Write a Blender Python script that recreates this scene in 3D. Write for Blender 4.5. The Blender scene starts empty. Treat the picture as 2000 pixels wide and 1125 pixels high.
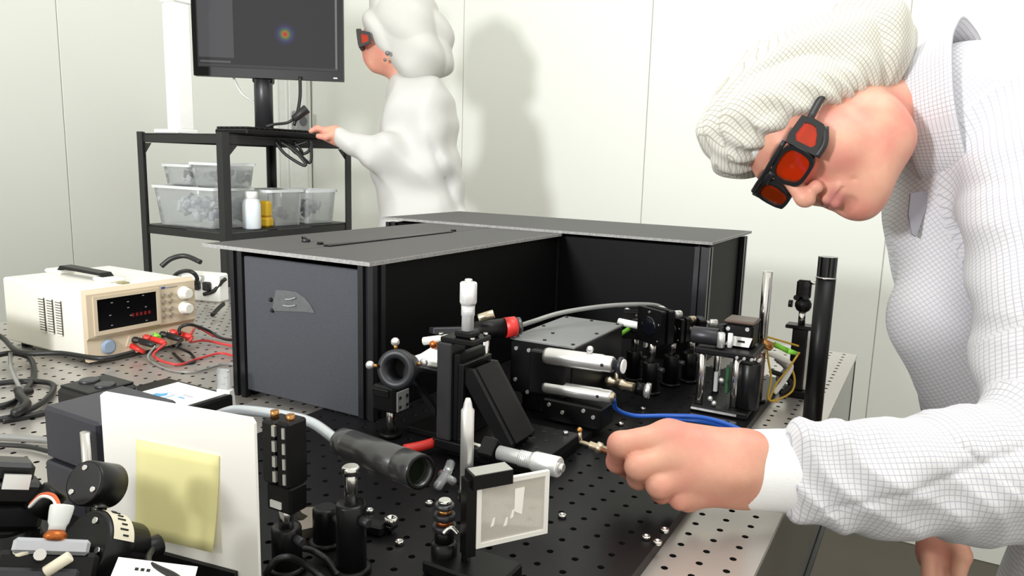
import bpy, math, random
import numpy as np
from math import sin, cos, pi, radians, sqrt
from mathutils import Vector, Matrix

scn = bpy.context.scene
COL = scn.collection
random.seed(7); np.random.seed(7)

# ------------------------------------------------------------------ camera, world, light, exposure
FPX = 1450.0                                   # focal length in pixels of the 2000 x 1125 frame
YAW, PITCH, ROLL = radians(29.5), radians(9.55), radians(1.65)
CZ = 1.24                                      # camera height above the floor
_fh = np.array([-sin(YAW), cos(YAW), 0]); _r = np.array([cos(YAW), sin(YAW), 0]); _z = np.array([0, 0, 1.0])
FW = _fh * cos(PITCH) - _z * sin(PITCH); _u = _fh * sin(PITCH) + _z * cos(PITCH)
RT = _r * cos(ROLL) + _u * sin(ROLL); UP = _u * cos(ROLL) - _r * sin(ROLL)
CAM = np.array([0, 0, CZ])
cam_d = bpy.data.cameras.new('camera'); cam = bpy.data.objects.new('camera', cam_d); COL.objects.link(cam)
cam_d.sensor_width = 36; cam_d.lens = FPX / 2000 * 36; cam_d.clip_start = 0.02
cam.matrix_world = Matrix(((RT[0], UP[0], -FW[0], 0), (RT[1], UP[1], -FW[1], 0), (RT[2], UP[2], -FW[2], CZ), (0, 0, 0, 1)))
scn.camera = cam

wd = bpy.data.worlds.new('room_light'); scn.world = wd; wd.use_nodes = True
wd.node_tree.nodes['Background'].inputs[0].default_value = (1.0, 0.985, 0.90, 1)
wd.node_tree.nodes['Background'].inputs[1].default_value = 1.12

def area_light(name, loc, target, size, power, color=(1, 1, 1), sy=None):
    d = bpy.data.lights.new(name, 'AREA'); d.energy = power; d.color = color
    d.shape = 'RECTANGLE'; d.size = size; d.size_y = sy or size
    o = bpy.data.objects.new(name, d); COL.objects.link(o); o.location = loc
    o.rotation_euler = (Vector(target) - Vector(loc)).to_track_quat('-Z', 'Y').to_euler()
    return o
_fl = bpy.data.lights.new('photo_flash', 'SPOT'); _fl.energy = 205; _fl.color = (0.97, 0.985, 1.0); _fl.spot_size = radians(104); _fl.spot_blend = 1.0; _fl.shadow_soft_size = 0.12
_fo = bpy.data.objects.new('photo_flash', _fl); COL.objects.link(_fo); _fo.location = (-0.85, -0.75, 1.58)
_fo.rotation_euler = (Vector((-1.15, 2.7, 2.35)) - _fo.location).to_track_quat('-Z', 'Y').to_euler()
area_light('ceiling_lamp', (0.1, 1.0, 2.9), (-0.3, 1.2, 0.9), 1.2, 22, (0.97, 1.0, 1.0))
scn.view_settings.view_transform = 'Standard'
scn.view_settings.look = 'None'
scn.view_settings.gamma = 1.0
scn.view_settings.use_curve_mapping = False
scn.view_settings.exposure = 0.0

# ------------------------------------------------------------------ measuring helpers
def ray(px, py): return RT * (px - 1000) / FPX - UP * (py - 562.5) / FPX + FW
def at(px, py, z=None, x=None, y=None, d=None):
    v = ray(px, py)
    if z is not None: t = (z - CZ) / v[2]
    elif x is not None: t = x / v[0]
    elif y is not None: t = y / v[1]
    else: t = d
    return CAM + v * t
def axes_at(px, py):
    """right, up, towards-the-viewer at one line of sight"""
    v = ray(px, py); v = v / np.linalg.norm(v); r = RT - v * (RT @ v); r = r / np.linalg.norm(r); u = np.cross(r, v)
    return lambda x, y, z: r * x + u * y - v * z
def V3(p): return Vector((float(p[0]), float(p[1]), float(p[2])))

T = 0.88            # top of the steel table
B = T + 0.012       # top of the black breadboard

# ------------------------------------------------------------------ materials
def lin(h):
    h = h.lstrip('#'); c = [int(h[i:i + 2], 16) / 255 for i in (0, 2, 4)]
    return tuple(x / 12.92 if x <= 0.04045 else ((x + 0.055) / 1.055) ** 2.4 for x in c)
MATS = {}
def mat(name, col, rough=0.5, metal=0.0, var=0.06, scale=40.0, bump=0.0, bscale=200.0, spec=0.5, coat=0.0, stretch=None, alpha=None):
    if name in MATS: return MATS[name]
    m = bpy.data.materials.new(name); m.use_nodes = True; nt = m.node_tree; n = nt.nodes; l = nt.links
    b = n['Principled BSDF']; c = lin(col) if isinstance(col, str) else col
    tc = n.new('ShaderNodeTexCoord'); src = tc.outputs['Object']
    if stretch:
        mp = n.new('ShaderNodeMapping'); mp.inputs['Scale'].default_value = stretch; l.new(src, mp.inputs[0]); src = mp.outputs[0]
    no = n.new('ShaderNodeTexNoise'); no.inputs['Scale'].default_value = scale; no.inputs['Detail'].default_value = 3
    l.new(src, no.inputs['Vector'])
    rp = n.new('ShaderNodeMix'); rp.data_type = 'RGBA'
    rp.inputs[6].default_value = tuple(x * (1 - var) for x in c) + (1,)
    rp.inputs[7].default_value = tuple(min(1, x * (1 + var)) for x in c) + (1,)
    l.new(no.outputs['Fac'], rp.inputs[0]); l.new(rp.outputs[2], b.inputs['Base Color'])
    b.inputs['Roughness'].default_value = rough; b.inputs['Metallic'].default_value = metal
    b.inputs['Specular IOR Level'].default_value = spec
    if coat: b.inputs['Coat Weight'].default_value = coat
    if bump:
        n2 = n.new('ShaderNodeTexNoise'); n2.inputs['Scale'].default_value = bscale; l.new(src, n2.inputs['Vector'])
        bp = n.new('ShaderNodeBump'); bp.inputs['Strength'].default_value = bump; bp.inputs['Distance'].default_value = 0.001
        l.new(n2.outputs['Fac'], bp.inputs['Height']); l.new(bp.outputs[0], b.inputs['Normal'])
    if alpha is not None: b.inputs['Alpha'].default_value = alpha
    MATS[name] = m
    return m
def glassy(name, col, tint=0.8, rough=0.05, gloss=0.12, diffuse=0.0, dcol=None):
    """see-through plastic: tinted transparency under a glossy skin, with some milkiness"""
    if name in MATS: return MATS[name]
    m = bpy.data.materials.new(name); m.use_nodes = True; nt = m.node_tree; n = nt.nodes; l = nt.links
    n.remove(n['Principled BSDF']); out = n['Material Output']
    c = lin(col) if isinstance(col, str) else col
    tr = n.new('ShaderNodeBsdfTransparent'); tr.inputs[0].default_value = tuple(1 - tint * (1 - x) for x in c) + (1,)
    df = n.new('ShaderNodeBsdfDiffuse'); df.inputs[0].default_value = tuple(dcol or c) + (1,)
    gl = n.new('ShaderNodeBsdfGlossy'); gl.inputs['Roughness'].default_value = rough
    m1 = n.new('ShaderNodeMixShader'); no = n.new('ShaderNodeTexNoise'); no.inputs['Scale'].default_value = 60
    mr = n.new('ShaderNodeMapRange'); mr.inputs[3].default_value = diffuse * 0.8; mr.inputs[4].default_value = min(1, diffuse * 1.2)
    l.new(no.outputs['Fac'], mr.inputs[0]); l.new(mr.outputs[0], m1.inputs[0]); l.new(tr.outputs[0], m1.inputs[1]); l.new(df.outputs[0], m1.inputs[2])
    m2 = n.new('ShaderNodeMixShader'); fr = n.new('ShaderNodeFresnel'); fr.inputs[0].default_value = 1.35
    mm = n.new('ShaderNodeMath'); mm.operation = 'MULTIPLY_ADD'; mm.inputs[1].default_value = 0.8; mm.inputs[2].default_value = gloss * 0.3
    l.new(fr.outputs[0], mm.inputs[0]); l.new(mm.outputs[0], m2.inputs[0]); l.new(m1.outputs[0], m2.inputs[1]); l.new(gl.outputs[0], m2.inputs[2])
    l.new(m2.outputs[0], out.inputs[0])
    MATS[name] = m
    return m

BLK = mat('black_anodised', '#0b0b0c', 0.38, 0.0, 0.25, 60, 0.05, 900, spec=0.25)
BLK2 = mat('black_satin', '#111113', 0.32, 0.0, 0.2, 30, 0.04, 700, spec=0.32)
BLKM = mat('black_matt', '#0b0b0c', 0.7, 0.0, 0.3, 50)
CHARC = mat('charcoal_metal', '#3a3a3e', 0.38, 0.55, 0.1, 60)
BBM = mat('breadboard_black', '#121113', 0.38, 0.0, 0.25, 14, 0.06, 600, spec=0.2)
STEEL = mat('table_steel', '#c0bbb5', 0.34, 0.6, 0.12, 5, 0.03, 500)
CHROME = mat('polished_steel', '#d8d6d2', 0.16, 1.0, 0.04, 30)
SATIN = mat('satin_aluminium', '#e2e1df', 0.3, 0.75, 0.05, 40)
PEARL = mat('micrometer_silver', '#eeeeee', 0.28, 0.45, 0.03, 80)
BRASS = mat('brass', '#c08a50', 0.3, 0.9, 0.1, 50)
NICKEL = mat('nickel_connector', '#cdbfa6', 0.25, 0.9, 0.12, 200)
HOLE = mat('hole_inside', '#060606', 0.6)
WHITEP = mat('white_plastic', '#f3f3f0', 0.45, 0, 0.03)
PAPER = mat('white_card', '#f8f5ee', 0.75, 0, 0.02, 15)
YELLOW = mat('sticky_note_yellow', '#fbf3b0', 0.8, 0, 0.03, 12)
CREAM = mat('cream_enamel', '#e6e4da', 0.45, 0, 0.03, 10)
TAN = mat('beige_bezel', '#cdbda4', 0.5, 0, 0.04, 20)
RED = mat('red_plastic', '#d0302a', 0.4, 0, 0.12)
REDC = mat('red_cable', '#c23a3a', 0.45, 0, 0.15)
GREEN = mat('green_plastic', '#86d63e', 0.45, 0, 0.1)
BLUEC = mat('blue_cable', '#2259b8', 0.4, 0, 0.12)
YELC = mat('yellow_fibre', '#d9b13c', 0.45, 0, 0.1)
BLKC = mat('black_cable', '#161616', 0.45, 0, 0.2)
GREYC = mat('grey_cable', '#8f8f8c', 0.35, 0.2, 0.1)
RACKM = mat('rack_black_steel', '#242425', 0.45, 0, 0.12, 30)
GREYP = mat('grey_plastic', '#8b8c8c', 0.5, 0, 0.1)
ORANGE = mat('orange_wire', '#d4602e', 0.5, 0, 0.1)
COPPER = mat('copper', '#b4632f', 0.35, 0.8, 0.1)
DKRED = mat('dark_red_sleeve', '#7c1d22', 0.5, 0, 0.15)

# ------------------------------------------------------------------ mesh helpers (everything is given in world coordinates)
class MB:
    def __init__(s): s.v = []; s.f = []; s.M = Matrix.Identity(4); s.sm = []; s.mi = []; s.cur = 0
    def add(s, vs, fs, smooth=False):
        o = len(s.v); s.v += [s.M @ V3(v) for v in vs]
        for f in fs: s.f.append([i + o for i in f]); s.sm.append(smooth); s.mi.append(s.cur)
        return s
    def box(s, lo, hi, ch=0.0):
        lo = [min(a, b) for a, b in zip(lo, hi)] if True else lo; return s._box(lo, hi, ch)
    def _box(s, lo, hi, ch):
        hi = [max(a, b) for a, b in zip(lo, hi)]
        if ch <= 0:
            v = [(x, y, z) for x in (lo[0], hi[0]) for y in (lo[1], hi[1]) for z in (lo[2], hi[2])]
            return s.add(v, [(0, 1, 3, 2), (4, 6, 7, 5), (0, 4, 5, 1), (2, 3, 7, 6), (0, 2, 6, 4), (1, 5, 7, 3)])
        ch = min(ch, *[(b - a) * 0.49 for a, b in zip(lo, hi)])
        v = []; 
        for ix in (0, 1):
            for iy in (0, 1):
                for iz in (0, 1):
                    c = [hi[0] if ix else lo[0], hi[1] if iy else lo[1], hi[2] if iz else lo[2]]
                    sg = [-1 if ix else 1, -1 if iy else 1, -1 if iz else 1]
                    for k in range(3):
                        p = [c[j] + (0 if j == k else sg[j] * ch) for j in range(3)]; v.append(p)
        def I(ix, iy, iz, k): return (ix * 4 + iy * 2 + iz) * 3 + k
        f = [[I(0, 0, 0, 0), I(0, 0, 1, 0), I(0, 1, 1, 0), I(0, 1, 0, 0)], [I(1, 0, 0, 0), I(1, 1, 0, 0), I(1, 1, 1, 0), I(1, 0, 1, 0)],
             [I(0, 0, 0, 1), I(1, 0, 0, 1), I(1, 0, 1, 1), I(0, 0, 1, 1)], [I(0, 1, 0, 1), I(0, 1, 1, 1), I(1, 1, 1, 1), I(1, 1, 0, 1)],
             [I(0, 0, 0, 2), I(0, 1, 0, 2), I(1, 1, 0, 2), I(1, 0, 0, 2)], [I(0, 0, 1, 2), I(1, 0, 1, 2), I(1, 1, 1, 2), I(0, 1, 1, 2)]]
        for a in (0, 1):
            for b in (0, 1):
                f.append([I(0, a, b, 1), I(0, a, b, 2), I(1, a, b, 2), I(1, a, b, 1)])
                f.append([I(a, 0, b, 0), I(a, 0, b, 2), I(a, 1, b, 2), I(a, 1, b, 0)])
                f.append([I(a, b, 0, 0), I(a, b, 0, 1), I(a, b, 1, 1), I(a, b, 1, 0)])
        for a in (0, 1):
            for b in (0, 1):
                for c in (0, 1): f.append([I(a, b, c, 0), I(a, b, c, 1), I(a, b, c, 2)])
        return s.add(v, f)
    def lathe(s, p0, axis, prof, n=20, smooth=True, caps=True):
        """prof: (distance along axis, radius) pairs"""
        p0 = V3(p0); ax = V3(axis).normalized(); t = Vector((0, 0, 1)) if abs(ax.z) < 0.9 else Vector((1, 0, 0))
        e1 = ax.cross(t).normalized(); e2 = ax.cross(e1); v = []; f = []
        for h, r in prof:
            for i in range(n):
                a = 2 * pi * i / n; v.append(p0 + ax * h + (e1 * cos(a) + e2 * sin(a)) * r)
        for k in range(len(prof) - 1):
            for i in range(n):
                j = (i + 1) % n; f.append([k * n + i, k * n + j, (k + 1) * n + j, (k + 1) * n + i])
        s.add(v, f, smooth)
        if caps:
            o = len(s.v) - len(v)
            s.f.append([o + i for i in range(n)][::-1]); s.sm.append(False); s.mi.append(s.cur)
            s.f.append([o + (len(prof) - 1) * n + i for i in range(n)]); s.sm.append(False); s.mi.append(s.cur)
        return s
    def cyl(s, p0, p1, r0, r1=None, n=20, ch=0.0):
        p0 = V3(p0); p1 = V3(p1); L = (p1 - p0).length; r1 = r0 if r1 is None else r1
        if ch: pf = [(0, r0 - ch), (ch, r0), (L - ch, r1), (L, r1 - ch)]
        else: pf = [(0, r0), (L, r1)]
        return s.lathe(p0, p1 - p0, pf, n)
    def pipe(s, p0, p1, ro, ri, n=24):
        p0 = V3(p0); p1 = V3(p1); L = (p1 - p0).length
        return s.lathe(p0, p1 - p0, [(0, ri), (0, ro), (L, ro), (L, ri), (0, ri)], n, True, False)
    def sphere(s, c, r, n=14, sc=(1, 1, 1)):
        c = V3(c); v = []; f = []; m = max(6, n // 2)
        for k in range(1, m):
            for i in range(n):
                a = 2 * pi * i / n; b = pi * k / m
                v.append(c + Vector((r * sc[0] * sin(b) * cos(a), r * sc[1] * sin(b) * sin(a), r * sc[2] * cos(b))))
        for k in range(m - 2):
            for i in range(n): j = (i + 1) % n; f.append([k * n + i, (k + 1) * n + i, (k + 1) * n + j, k * n + j])
        t = len(v); v += [c + Vector((0, 0, r * sc[2])), c - Vector((0, 0, r * sc[2]))]
        for i in range(n): j = (i + 1) % n; f.append([t, i, j]); f.append([t + 1, (m - 2) * n + j, (m - 2) * n + i])
        return s.add(v, f, True)
    def tube(s, pts, r, n=10, sub=8, closed=False):
        pts = [V3(p) for p in pts]; path = []
        if sub > 1 and len(pts) > 2:
            q = [pts[0] * 2 - pts[1]] + pts + [pts[-1] * 2 - pts[-2]]
            for i in range(1, len(q) - 2):
                for k in range(sub):
                    t = k / sub; a, b, c, d = q[i - 1:i + 3]
                    path.append(0.5 * ((2 * b) + (c - a) * t + (2 * a - 5 * b + 4 * c - d) * t * t + (3 * b - a - 3 * c + d) * t ** 3))
            path.append(pts[-1])
        else: path = pts
        v = []; f = []; e1 = None
        for i, p in enumerate(path):
            d = (path[min(i + 1, len(path) - 1)] - path[max(i - 1, 0)]).normalized()
            if e1 is None: e1 = d.orthogonal().normalized()
            else:
                e1 = e1 - d * e1.dot(d); e1 = e1.normalized() if e1.length > 1e-6 else d.orthogonal().normalized()
            e2 = d.cross(e1)
            for k in range(n): a = 2 * pi * k / n; v.append(p + (e1 * cos(a) + e2 * sin(a)) * r)
        for i in range(len(path) - 1):
            for k in range(n): j = (k + 1) % n; f.append([i * n + k, i * n + j, (i + 1) * n + j, (i + 1) * n + k])
        f.append(list(range(n))[::-1]); f.append([(len(path) - 1) * n + k for k in range(n)])
        return s.add(v, f, True)
    def prism(s, outline, o, ex, ey, th):
        """outline of 2D points laid on axes ex, ey from origin o, extruded by vector th"""
        o = V3(o); ex = V3(ex); ey = V3(ey); th = V3(th); n = len(outline)
        a = [o + ex * x + ey * y for x, y in outline]; v = a + [p + th for p in a]
        f = [list(range(n))[::-1], [n + i for i in range(n)]] + [[i, (i + 1) % n, n + (i + 1) % n, n + i] for i in range(n)]
        return s.add(v, f)
    def ringprism(s, outer, inner, o, ex, ey, th):
        o = V3(o); ex = V3(ex); ey = V3(ey); th = V3(th); n = len(outer)
        A = [o + ex * x + ey * y for x, y in outer]; Bq = [o + ex * x + ey * y for x, y in inner]
        v = A + Bq + [p + th for p in A] + [p + th for p in Bq]; f = []
        for i in range(n):
            j = (i + 1) % n
            f += [[i, n + i, n + j, j], [2 * n + i, 2 * n + j, 3 * n + j, 3 * n + i], [i, j, 2 * n + j, 2 * n + i], [n + i, 3 * n + i, 3 * n + j, n + j]]
        return s.add(v, f)
    def build(s, name, material, parent=None, label=None, smooth=None, recalc=True):
        me = bpy.data.meshes.new(name)
        if parent is not None: root = ORG.get(parent.name, Vector((0, 0, 0)))
        else:
            xs = [v.x for v in s.v]; ys = [v.y for v in s.v]; zs = [v.z for v in s.v]
            root = Vector(((min(xs) + max(xs)) / 2, (min(ys) + max(ys)) / 2, min(zs)))
        me.from_pydata([tuple(v - root) for v in s.v], [], s.f)
        me.polygons.foreach_set('use_smooth', s.sm if smooth is None else [smooth] * len(s.f))
        ms = material if isinstance(material, (list, tuple)) else [material]
        for m in ms: me.materials.append(m)
        if len(ms) > 1: me.polygons.foreach_set('material_index', s.mi)
        if recalc:
            import bmesh
            bm = bmesh.new(); bm.from_mesh(me); bmesh.ops.recalc_face_normals(bm, faces=bm.faces); bm.to_mesh(me); bm.free()
        me.update()
        o = bpy.data.objects.new(name, me); COL.objects.link(o); ORG[o.name] = root
        if parent is not None: o.parent = parent
        else: o.location = root
        if label: o['label'] = label
        return o
ORG = {}
def thing(name, label, cat, loc, group=None):
    o = bpy.data.objects.new(name, None); COL.objects.link(o); o.location = V3(loc); ORG[o.name] = V3(loc); o.empty_display_size = 0.02
    tag(o, label, cat, group); return o
def tag(o, label, cat, group=None, kind=None):
    o['label'] = label; o['category'] = cat
    if group: o['group'] = group
    if kind: o['kind'] = kind
    return o
def struct(o): o['kind'] = 'structure'; return o
def frame(loc, zdir, xdir=None):
    """matrix with local z along zdir, local x as near xdir as it can be"""
    z = V3(zdir).normalized(); x = V3(xdir) if xdir is not None else z.orthogonal()
    x = (x - z * x.dot(z)).normalized(); y = z.cross(x)
    return Matrix(((x.x, y.x, z.x, loc[0]), (x.y, y.y, z.y, loc[1]), (x.z, y.z, z.z, loc[2]), (0, 0, 0, 1)))
def rotz(loc, deg): return Matrix.Translation(V3(loc)) @ Matrix.Rotation(radians(deg), 4, 'Z')
def rrect(w, h, r, n=4, cx=0, cy=0):
    o = []
    for (sx, sy, a0) in ((1, 1, 0), (-1, 1, 90), (-1, -1, 180), (1, -1, 270)):
        for k in range(n + 1):
            a = radians(a0 + 90 * k / n); o.append((cx + sx * (w / 2 - r) + r * cos(a), cy + sy * (h / 2 - r) + r * sin(a)))
    return o
def one(name, mb, material, label, cat, group=None):
    o = mb.build(name, material); tag(o, label, cat, group); return o
# ------------------------------------------------------------------ the room
YW, XL = 2.73, -2.695                    # back wall and left wall planes
WALLM = mat('wall_panel_paint', '#e9ebe4', 0.55, 0, 0.012, 2.0)
SEAM = mat('wall_seam', '#e0e0d8', 0.7)
FLOORM = mat('floor_vinyl', '#4c463c', 0.35, 0, 0.12, 6)
struct(MB().box((XL - 0.3, -2.5, -0.05), (3.2, YW + 0.3, 0)).build('floor', FLOORM))
wb = struct(MB().box((XL - 0.1, YW + 0.008, 0), (3.2, YW + 0.12, 2.9)).build('wall_back', SEAM))
xs = [XL, -1.815, -0.985, -0.137, 0.71, 1.55, 2.4, 3.2]
for a, b in zip(xs[:-1], xs[1:]):
    MB().box((a + 0.0014, YW, 0.0), (b - 0.0014, YW + 0.009, 2.9), 0.002).build('wall_panel', WALLM, wb)
wl = struct(MB().box((XL - 0.12, -2.5, 0), (XL - 0.008, YW, 2.9)).build('wall_left', SEAM))
ys = [-2.5, -1.2, 0.17, 1.535, YW]
for a, b in zip(ys[:-1], ys[1:]):
    MB().box((XL - 0.009, a + 0.0014, 0.0), (XL, b - 0.0014, 2.9), 0.002).build('wall_panel', WALLM, wl)
# pale cable duct in the corner behind the monitor, with a socket box on it
q = MB().box((XL + 0.001, 2.52, 0.0), (XL + 0.05, 2.66, 2.9), 0.004); trim = struct(q.build('trim_1', mat('duct_grey', '#cfd0cc', 0.5)))
MB().box((XL + 0.05, 2.535, 0.0), (XL + 0.056, 2.645, 2.9), 0.002).build('duct_cover', mat('duct_cover_white', '#dcddd9', 0.45), trim)
MB().box((XL + 0.056, 2.545, 1.36), (XL + 0.085, 2.635, 1.45), 0.006).build('socket_box', GREYP, trim)
MB().cyl((XL + 0.085, 2.59, 1.405), (XL + 0.089, 2.59, 1.405), 0.022).build('socket_face', mat('socket_dark', '#55565a', 0.5), trim)

# ------------------------------------------------------------------ optical table with threaded holes
def perforated(x0, x1, y0, y1, z, pitch, r, ox, oy, depth, th):
    """sheet with a real round hole in every cell; cells centred on (ox + i pitch, oy + j pitch)"""
    i0 = math.ceil((x0 + pitch / 2 - ox) / pitch - 1e-6); i1 = math.floor((x1 - pitch / 2 - ox) / pitch + 1e-6)
    j0 = math.ceil((y0 + pitch / 2 - oy) / pitch - 1e-6); j1 = math.floor((y1 - pitch / 2 - oy) / pitch + 1e-6)
    gx0, gx1 = ox + (i0 - .5) * pitch, ox + (i1 + .5) * pitch; gy0, gy1 = oy + (j0 - .5) * pitch, oy + (j1 + .5) * pitch
    c = np.array([(ox + i * pitch, oy + j * pitch) for i in range(i0, i1 + 1) for j in range(j0, j1 + 1)])
    h = pitch / 2; N = 10
    ang = np.arange(N) * 2 * pi / N + 0.001
    m = h / np.maximum(np.abs(np.cos(ang)), np.abs(np.sin(ang)))
    sq = np.stack([np.cos(ang) * m, np.sin(ang) * m], 1); ci = np.stack([np.cos(ang) * r, np.sin(ang) * r], 1)
    # square corners are added so that the cells tile without gaps
    pts2 = np.concatenate([sq, ci, ci * 1.0, np.array([(h, h), (-h, h), (-h, -h), (h, -h)])]); K = len(pts2)
    zz = np.concatenate([np.zeros(2 * N), np.full(N, -depth), np.zeros(4)])
    vs = np.zeros((len(c), K, 3)); vs[:, :, :2] = c[:, None, :] + pts2[None]; vs[:, :, 2] = z + zz
    fs = []; mi = []
    corner_at = {}
    for ci_, (sx, sy) in enumerate(((1, 1), (-1, 1), (-1, -1), (1, -1))):
        ca = math.atan2(sy, sx) % (2 * pi); k = int(np.searchsorted(ang, ca)) - 1; corner_at[k % N] = 3 * N + ci_
    for k in range(N):
        j = (k + 1) % N
        f = [k] + ([corner_at[k]] if k in corner_at else []) + [j, N + j, N + k]; fs.append(f); mi.append(0)
        fs.append([N + k, N + j, 2 * N + j, 2 * N + k]); mi.append(1)
    fs.append([2 * N + k for k in range(N)]); mi.append(1)
    mb = MB(); mb.v = [Vector(p) for p in vs.reshape(-1, 3)]
    mb.f = [[i + o * K for i in f] for o in range(len(c)) for f in fs]; mb.mi = mi * len(c); mb.sm = [False] * len(mb.f)
    # plain margins and edges
    mb.cur = 0
    def quad(a, b, c_, d): mb.add([a, b, c_, d], [(0, 1, 2, 3)])
    quad((x0, y0, z), (x1, y0, z), (x1, gy0, z), (x0, gy0, z)); quad((x0, gy1, z), (x1, gy1, z), (x1, y1, z), (x0, y1, z))
    quad((x0, gy0, z), (gx0, gy0, z), (gx0, gy1, z), (x0, gy1, z)); quad((gx1, gy0, z), (x1, gy0, z), (x1, gy1, z), (gx1, gy1, z))
    b = z - th
    quad((x0, y0, b), (x1, y0, b), (x1, y0, z), (x0, y0, z)); quad((x1, y0, b), (x1, y1, b), (x1, y1, z), (x1, y0, z))
    quad((x1, y1, b), (x0, y1, b), (x0, y1, z), (x1, y1, z)); quad((x0, y1, b), (x0, y0, b), (x0, y0, z), (x0, y1, z))
    quad((x0, y0, b), (x0, y1, b), (x1, y1, b), (x1, y0, b))
    return mb
TX0, TX1, TY0, TY1 = -1.675, -0.108, -0.12, 1.607
tb = thing('optical_table', 'thick optical table with a perforated silver steel top and dark glossy sides', 'table', ((TX0 + TX1) / 2, (TY0 + TY1) / 2, 0))
perforated(TX0, TX1, TY0, TY1, T, 0.025, 0.0034, -0.131, 0.642, 0.008, 0.006).build('table_top', [STEEL, HOLE], tb, 'silver steel top with a grid of threaded holes', recalc=False)
SIDE = mat('table_side_laminate', '#4a4944', 0.16, 0, 0.1, 8, spec=0.8)
MB().box((TX0 + 0.002, TY0 + 0.002, 0.665), (TX1 - 0.002, TY1 - 0.002, T - 0.0085), 0.003).build('table_core', SIDE, tb)
for x in (TX0 + 0.001, TX1 - 0.013):
    for y in (TY0 + 0.001, TY1 - 0.013): MB().box((x, y, 0.66), (x + 0.012, y + 0.012, T - 0.0085), 0.003).build('corner_strip', BLK, tb)
MB().box((TX1 - 0.004, TY0, 0.655), (TX1 + 0.004, TY1, 0.668), 0.003).build('bottom_rail', CHARC, tb)
for x in (TX0 + 0.22, TX1 - 0.3):
    for y in (TY0 + 0.2, TY1 - 0.25):
        q = MB().cyl((x, y, 0.02), (x, y, 0.655), 0.05, n=24); q.cyl((x, y, 0), (x, y, 0.02), 0.075, n=24); q.build('leg', BLK, tb)

BX0, BX1, BY0, BY1 = -0.72, -0.195, -0.05, 1.292
bb = perforated(BX0, BX1, BY0, BY1, B, 0.025, 0.0033, -0.273, 0.642, 0.008, 0.0118).build('breadboard', [BBM, HOLE], None, recalc=False)
tag(bb, 'black anodised breadboard plate with a grid of holes lying on the steel table', 'breadboard')

# ------------------------------------------------------------------ black L-shaped enclosure
ZL = 1.107
GRIT = mat('charcoal_speckled_board', '#3c3e44', 0.75, 0, 0.34, 520, 0.25, 900)
LIDM = mat('lid_grey_board', '#474645', 0.6, 0, 0.12, 30, 0.12, 700)
en = thing('laser_enclosure', 'L-shaped black panelled enclosure with grey board lids standing on the table', 'enclosure', (-0.78, 1.1, T))
PANI = mat('panel_black', '#070708', 0.55, 0, 0.2, 300, 0.1, 800, spec=0.15)
ZB = B + 0.0005
def panel(lo, hi, name='panel', m=PANI, label=None): return MB().box(lo, hi, 0.0015).build(name, m, en, label)
XF0, XF1 = -0.885, -0.635
fp = panel((-0.872, 0.742, ZB), (-0.653, 0.750, ZL - 0.012), 'front_panel', GRIT, 'speckled charcoal front panel')
def extr(x, y, z0=ZB, s=0.026):
    """slotted aluminium profile post, black"""
    h = s / 2; g = s * 0.16; dd = s * 0.2
    o = [(-h, -h), (-g, -h), (-g, -h + dd), (g, -h + dd), (g, -h), (h, -h), (h, -g), (h - dd, -g), (h - dd, g), (h, g), (h, h), (g, h), (g, h - dd), (-g, h - dd), (-g, h), (-h, h), (-h, g), (-h + dd, g), (-h + dd, -g), (-h, -g)]
    return MB().prism(o, (x, y, z0), (1, 0, 0), (0, 1, 0), (0, 0, ZL - 0.004 - z0)).build('corner_post', mat('post_black_anodised', '#232326', 0.3, 0.3, 0.15), en)
extr(-0.886, 0.752, T + 0.0005); extr(-0.639, 0.752); extr(-0.648, 1.312, T + 0.0005); extr(-0.352, 1.312, T + 0.0005); extr(-0.352, 1.585, T + 0.0005); extr(-1.05, 1.585, T + 0.0005); extr(-1.05, 1.312, T + 0.0005); extr(-0.886, 1.312, T + 0.0005)
panel((-0.642, 0.766, ZB), (-0.636, 1.30, ZL - 0.004), 'side_panel')
panel((-0.889, 0.766, T + 0.0005), (-0.883, 1.30, ZL - 0.004), 'side_panel')
panel((-0.636, 1.309, T + 0.0005), (-0.366, 1.315, ZL - 0.004), 'inner_panel')
panel((-0.355, 1.326, T + 0.0005), (-0.349, 1.572, ZL - 0.004), 'end_panel')
panel((-1.037, 1.582, T + 0.0005), (-0.366, 1.588, ZL - 0.004), 'back_panel')
panel((-1.053, 1.326, T + 0.0005), (-1.047, 1.572, ZL - 0.004), 'end_panel')
panel((-1.037, 1.309, T + 0.0005), (-0.899, 1.315, ZL - 0.004), 'inner_panel')
# lids
MB().box((-0.952, 0.736, ZL - 0.004), (-0.795, 1.306, ZL + 0.001), 0.001).build('lid', LIDM, en)
MB().box((-0.792, 0.736, ZL - 0.004), (-0.629, 1.306, ZL + 0.001), 0.001).build('lid', LIDM, en)
MB().box((-1.075, 1.300, ZL + 0.0012), (-0.336, 1.612, ZL + 0.006), 0.001).build('lid', LIDM, en)
q = MB().box((-0.952, 0.7345, ZL - 0.004), (-0.629, 0.736, ZL + 0.0012)); q.box((-0.629, 0.7345, ZL - 0.004), (-0.6275, 1.3, ZL + 0.0012))
q.box((-1.0755, 1.2985, ZL + 0.0012), (-0.336, 1.3, ZL + 0.0062)); q.box((-0.336, 1.2985, ZL + 0.0012), (-0.3345, 1.612, ZL + 0.0062))
q.build('lid_edge', mat('pale_board_edge', '#8f8e8c', 0.6, 0, 0.6, 260), en, 'pale edge of the lids')  # thin mottled strips along the lid edges, paler than the boards
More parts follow.
